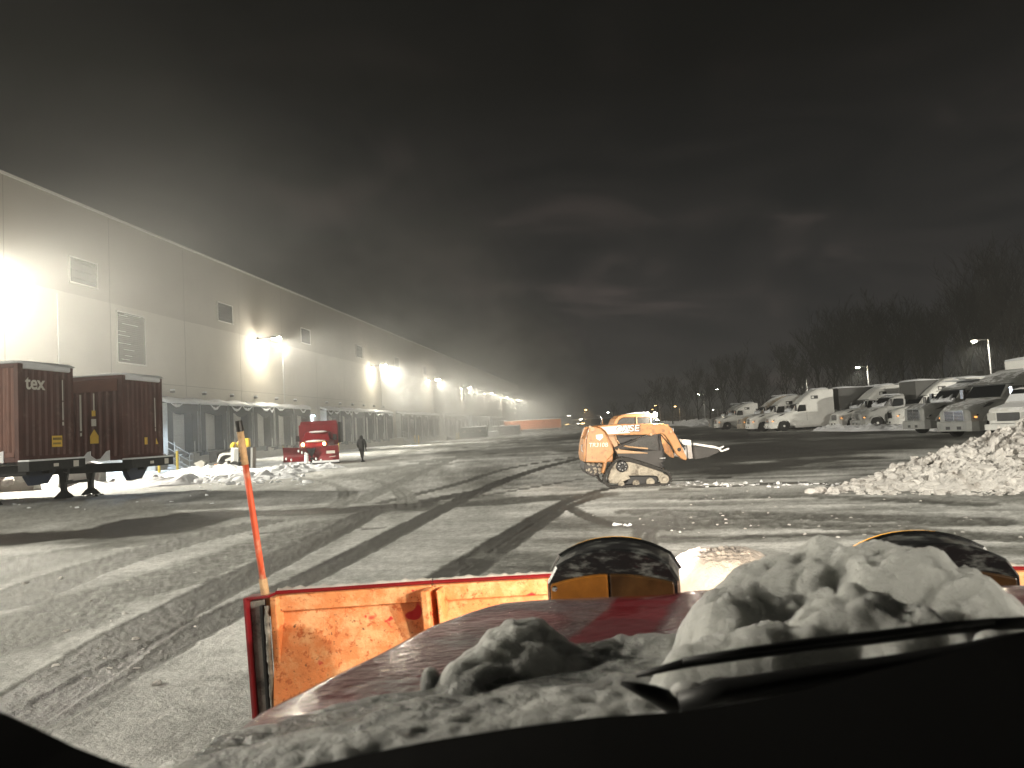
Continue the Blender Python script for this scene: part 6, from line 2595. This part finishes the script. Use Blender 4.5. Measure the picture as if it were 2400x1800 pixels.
# end box: grey worn side plate of the wing seen from behind
B_ = TV(P(584, 1396, bd))
m = B('old_paint')
m.prism([(B_.x + .010, B_.z - .02), (A_.x - .028, B_.z - .01), (A_.x + .0, .14), (B_.x + .06, .14)], B_.y - .02, B_.y + .02)
m.build('end_plate', pb_, .006)
m = B('red_paint')
m.prism([(B_.x, B_.z), (B_.x + .012, B_.z), (B_.x + .060, .14), (B_.x + .045, .14)], B_.y - .05, B_.y + .03)
m.prism([(B_.x, B_.z - .012), (A_.x, B_.z - .003), (A_.x, B_.z + .008), (B_.x, B_.z)], B_.y - .04, B_.y + .03)
m.build('end_edge', pb_, .003)
m = B('black_metal')
m.prism([(A_.x - .036, B_.z - .03), (A_.x - .02, B_.z - .03), (A_.x + .01, .14), (A_.x - .004, .14)], B_.y - .05, B_.y - .021)
m.build('seam_strip', pb_, .004)
mk('grime', (.20, .19, .17), .8, var=.5, vs=40, bump=.6, bs=60)
s = MB().use('grime')
s.smooth = True
rgx = random.Random(5)
s.loft([[Vector((A_.x - .008 + .03 * t + dx + rgx.uniform(-.004, .004), B_.y - .045 - .010 * k_, B_.z - .03 - (B_.z - .15) * t)) for dx, k_ in ((-.009, 0), (-.004, 1), (.006, 1.1), (.010, 0))] for t in [i / 60 for i in range(61)]])
s.build('caked_snow', pb_)
# marker stick
st = empty('marker_stick')
st.parent = pb_
p0, p1 = TV(P(622, 1372, bd)), TV(P(563, 1000, bd))
p0 = Vector((p0.x, A_.y - .02, p0.z))
p1 = TV(P(559, 986, bd - .03))
ax = (p1 - p0)
B('stick_tape').tube([p0 - ax.normalized() * .12, p0 + ax.normalized() * .03], .017, 12).build('socket', st)
B('stick_orange').tube([p0, p0.lerp(p1, .25), p0.lerp(p1, .5), p0.lerp(p1, .735)], .0125, 14).build('rod', st, smooth=True)
B('stick_tape').tube([p0.lerp(p1, .735), p0.lerp(p1, .935)], .0135, 14).build('tape', st, smooth=True)
tp_ = B('stick_tape')
for i in range(6):
    t0 = .745 + i * .03
    q = p0.lerp(p1, t0)
    tp_.tube([q + Vector((-.0145, -.005, -.012)), q + Vector((0, -.0155, .008)), q + Vector((.0145, -.004, .028))], .0016, 5)
tp_.build('tape_wrap', st)
B('black').tube([p0.lerp(p1, .935), p0.lerp(p1, 1.0)], [.0150, .0140], 14).build('cap', st)
mk('mound_snow', (.46, .42, .40), .7, var=.1, vs=6, bump=.8, bs=45)
# snow heaped over the centre of the plow
mo = MB().use('snow_clean')
c = TV(P(1692, 1325, 3.06))
n_, m_ = 90, 60
th = np.linspace(0, 2 * np.pi, n_)
rr = np.linspace(0, 1, m_)
T_, Q_ = np.meshgrid(th, rr)
bump_ = .05 * (billow(np.cos(T_) * Q_ * 5 + 9, np.sin(T_) * Q_ * 5 + 9, 4, 701) - .3)
top_z = TV(P(1690, 1288, 3.06)).z - .01
Zm = .80 + (top_z - .80) * np.clip(1 - Q_ ** 5, 0, 1) ** .5 + bump_ * np.clip(1 - Q_, .15, 1)
Xm = c.x + .245 * Q_ * np.cos(T_) * (1 + .05 * np.sin(5 * T_))
Ym = c.y + .02 + .27 * Q_ * np.sin(T_)
o = grid_mesh('snow_mound', Xm, Ym, Zm, 'mound_snow')
o.rotation_euler = (0, 0, HD)
tag(o, 'rounded snow mound over the middle of the plow glowing in the headlights', 'snow mound')

# ---- cowl, wipers, dashboard, windscreen corner
def slab(name, pts, d, thick_v, thick_z, k, parent, bev=.0):
    """solid strip following photo points at distance d, with real depth and height"""
    m = B(k)
    top = [TV(P(x, y, dd)) for x, y, dd in [(p + (d,) if len(p) == 2 else p) for p in pts]]
    rings = []
    for p in top:
        rings.append([p, p + Vector((0, -thick_v, -.004)), p + Vector((0, -thick_v, -thick_z)), p + Vector((0, 0, -thick_z))])
    m.loft(rings)
    return m.build(name, parent, bev, smooth=True)


wp = empty('wiper')
wp.parent = ot
blade = [(1490, 1583), (1600, 1556), (1750, 1532), (1900, 1512), (2050, 1495), (2200, 1475), (2330, 1463), (2460, 1458)]
B('wiper_black').tube([TV(P(x, y, .74)) for x, y in blade], [.0025, .0045, .0055, .006, .006, .006, .006, .006], 12).build('wiper_blade', wp, smooth=True)
arm = [(1592, 1650), (1700, 1620), (1850, 1596), (2000, 1572), (2150, 1548), (2300, 1520), (2460, 1490)]
B('wiper_black').tube([TV(P(x, y, .70)) for x, y in arm], [.010, .011, .010, .009, .008, .008, .008], 12).build('wiper_arm', wp, smooth=True)
B('wiper_black').tube([TV(P(x, y, .72)) for x, y in ((1455, 1600), (1490, 1612), (1530, 1626), (1570, 1645), (1600, 1665))], [.002, .005, .008, .010, .009], 12).build('wiper_link', wp, smooth=True)
B('wiper_black').tube([TV(P(x, y - 7, .735)) for x, y in blade[1:-1]], [.003, .0035, .004, .004, .0035, .003], 8).build('wiper_spine', wp, smooth=True)
cl_ = MB().use('wet_snow')
cl_.smooth = True
rgy = random.Random(9)
for (xa, ya, xb, yb, nn, sz) in ((1600, 1622, 1712, 1608, 9, .011), (1580, 1668, 1860, 1622, 26, .006), (1950, 1590, 2240, 1545, 16, .005), (2262, 1538, 2290, 1530, 3, .012), (2310, 1512, 2330, 1505, 3, .010)):
    for i in range(nn):
        t = rgy.random()
        cl_.ball(TV(P(xa + (xb - xa) * t, ya + (yb - ya) * t + rgy.uniform(-4, 4), .715)), sz * rgy.uniform(.5, 1.2), 8, sc=(1.5, 1, .8))
cl_.build('caked_snow', wp)
cowl = slab('cowl', [(900, 1800), (1150, 1738), (1400, 1692), (1610, 1668), (1900, 1618), (2100, 1570), (2400, 1505), (2600, 1480)], .64, .05, .12, 'wiper_black', ot)
dash = slab('dashboard', [(560, 1850), (700, 1802), (850, 1768), (1000, 1738), (1200, 1706), (1400, 1680), (1600, 1668), (1750, 1645), (1900, 1612), (2050, 1572), (2200, 1538), (2300, 1505), (2400, 1488), (2650, 1440)], .56, .42, .45, 'dash_black', ot)
slab('windshield_frame', [(-140, 1610), (-60, 1640), (0, 1668), (80, 1704), (170, 1748), (260, 1784), (380, 1822), (560, 1870)], .50, .25, .40, 'dash_black', ot)
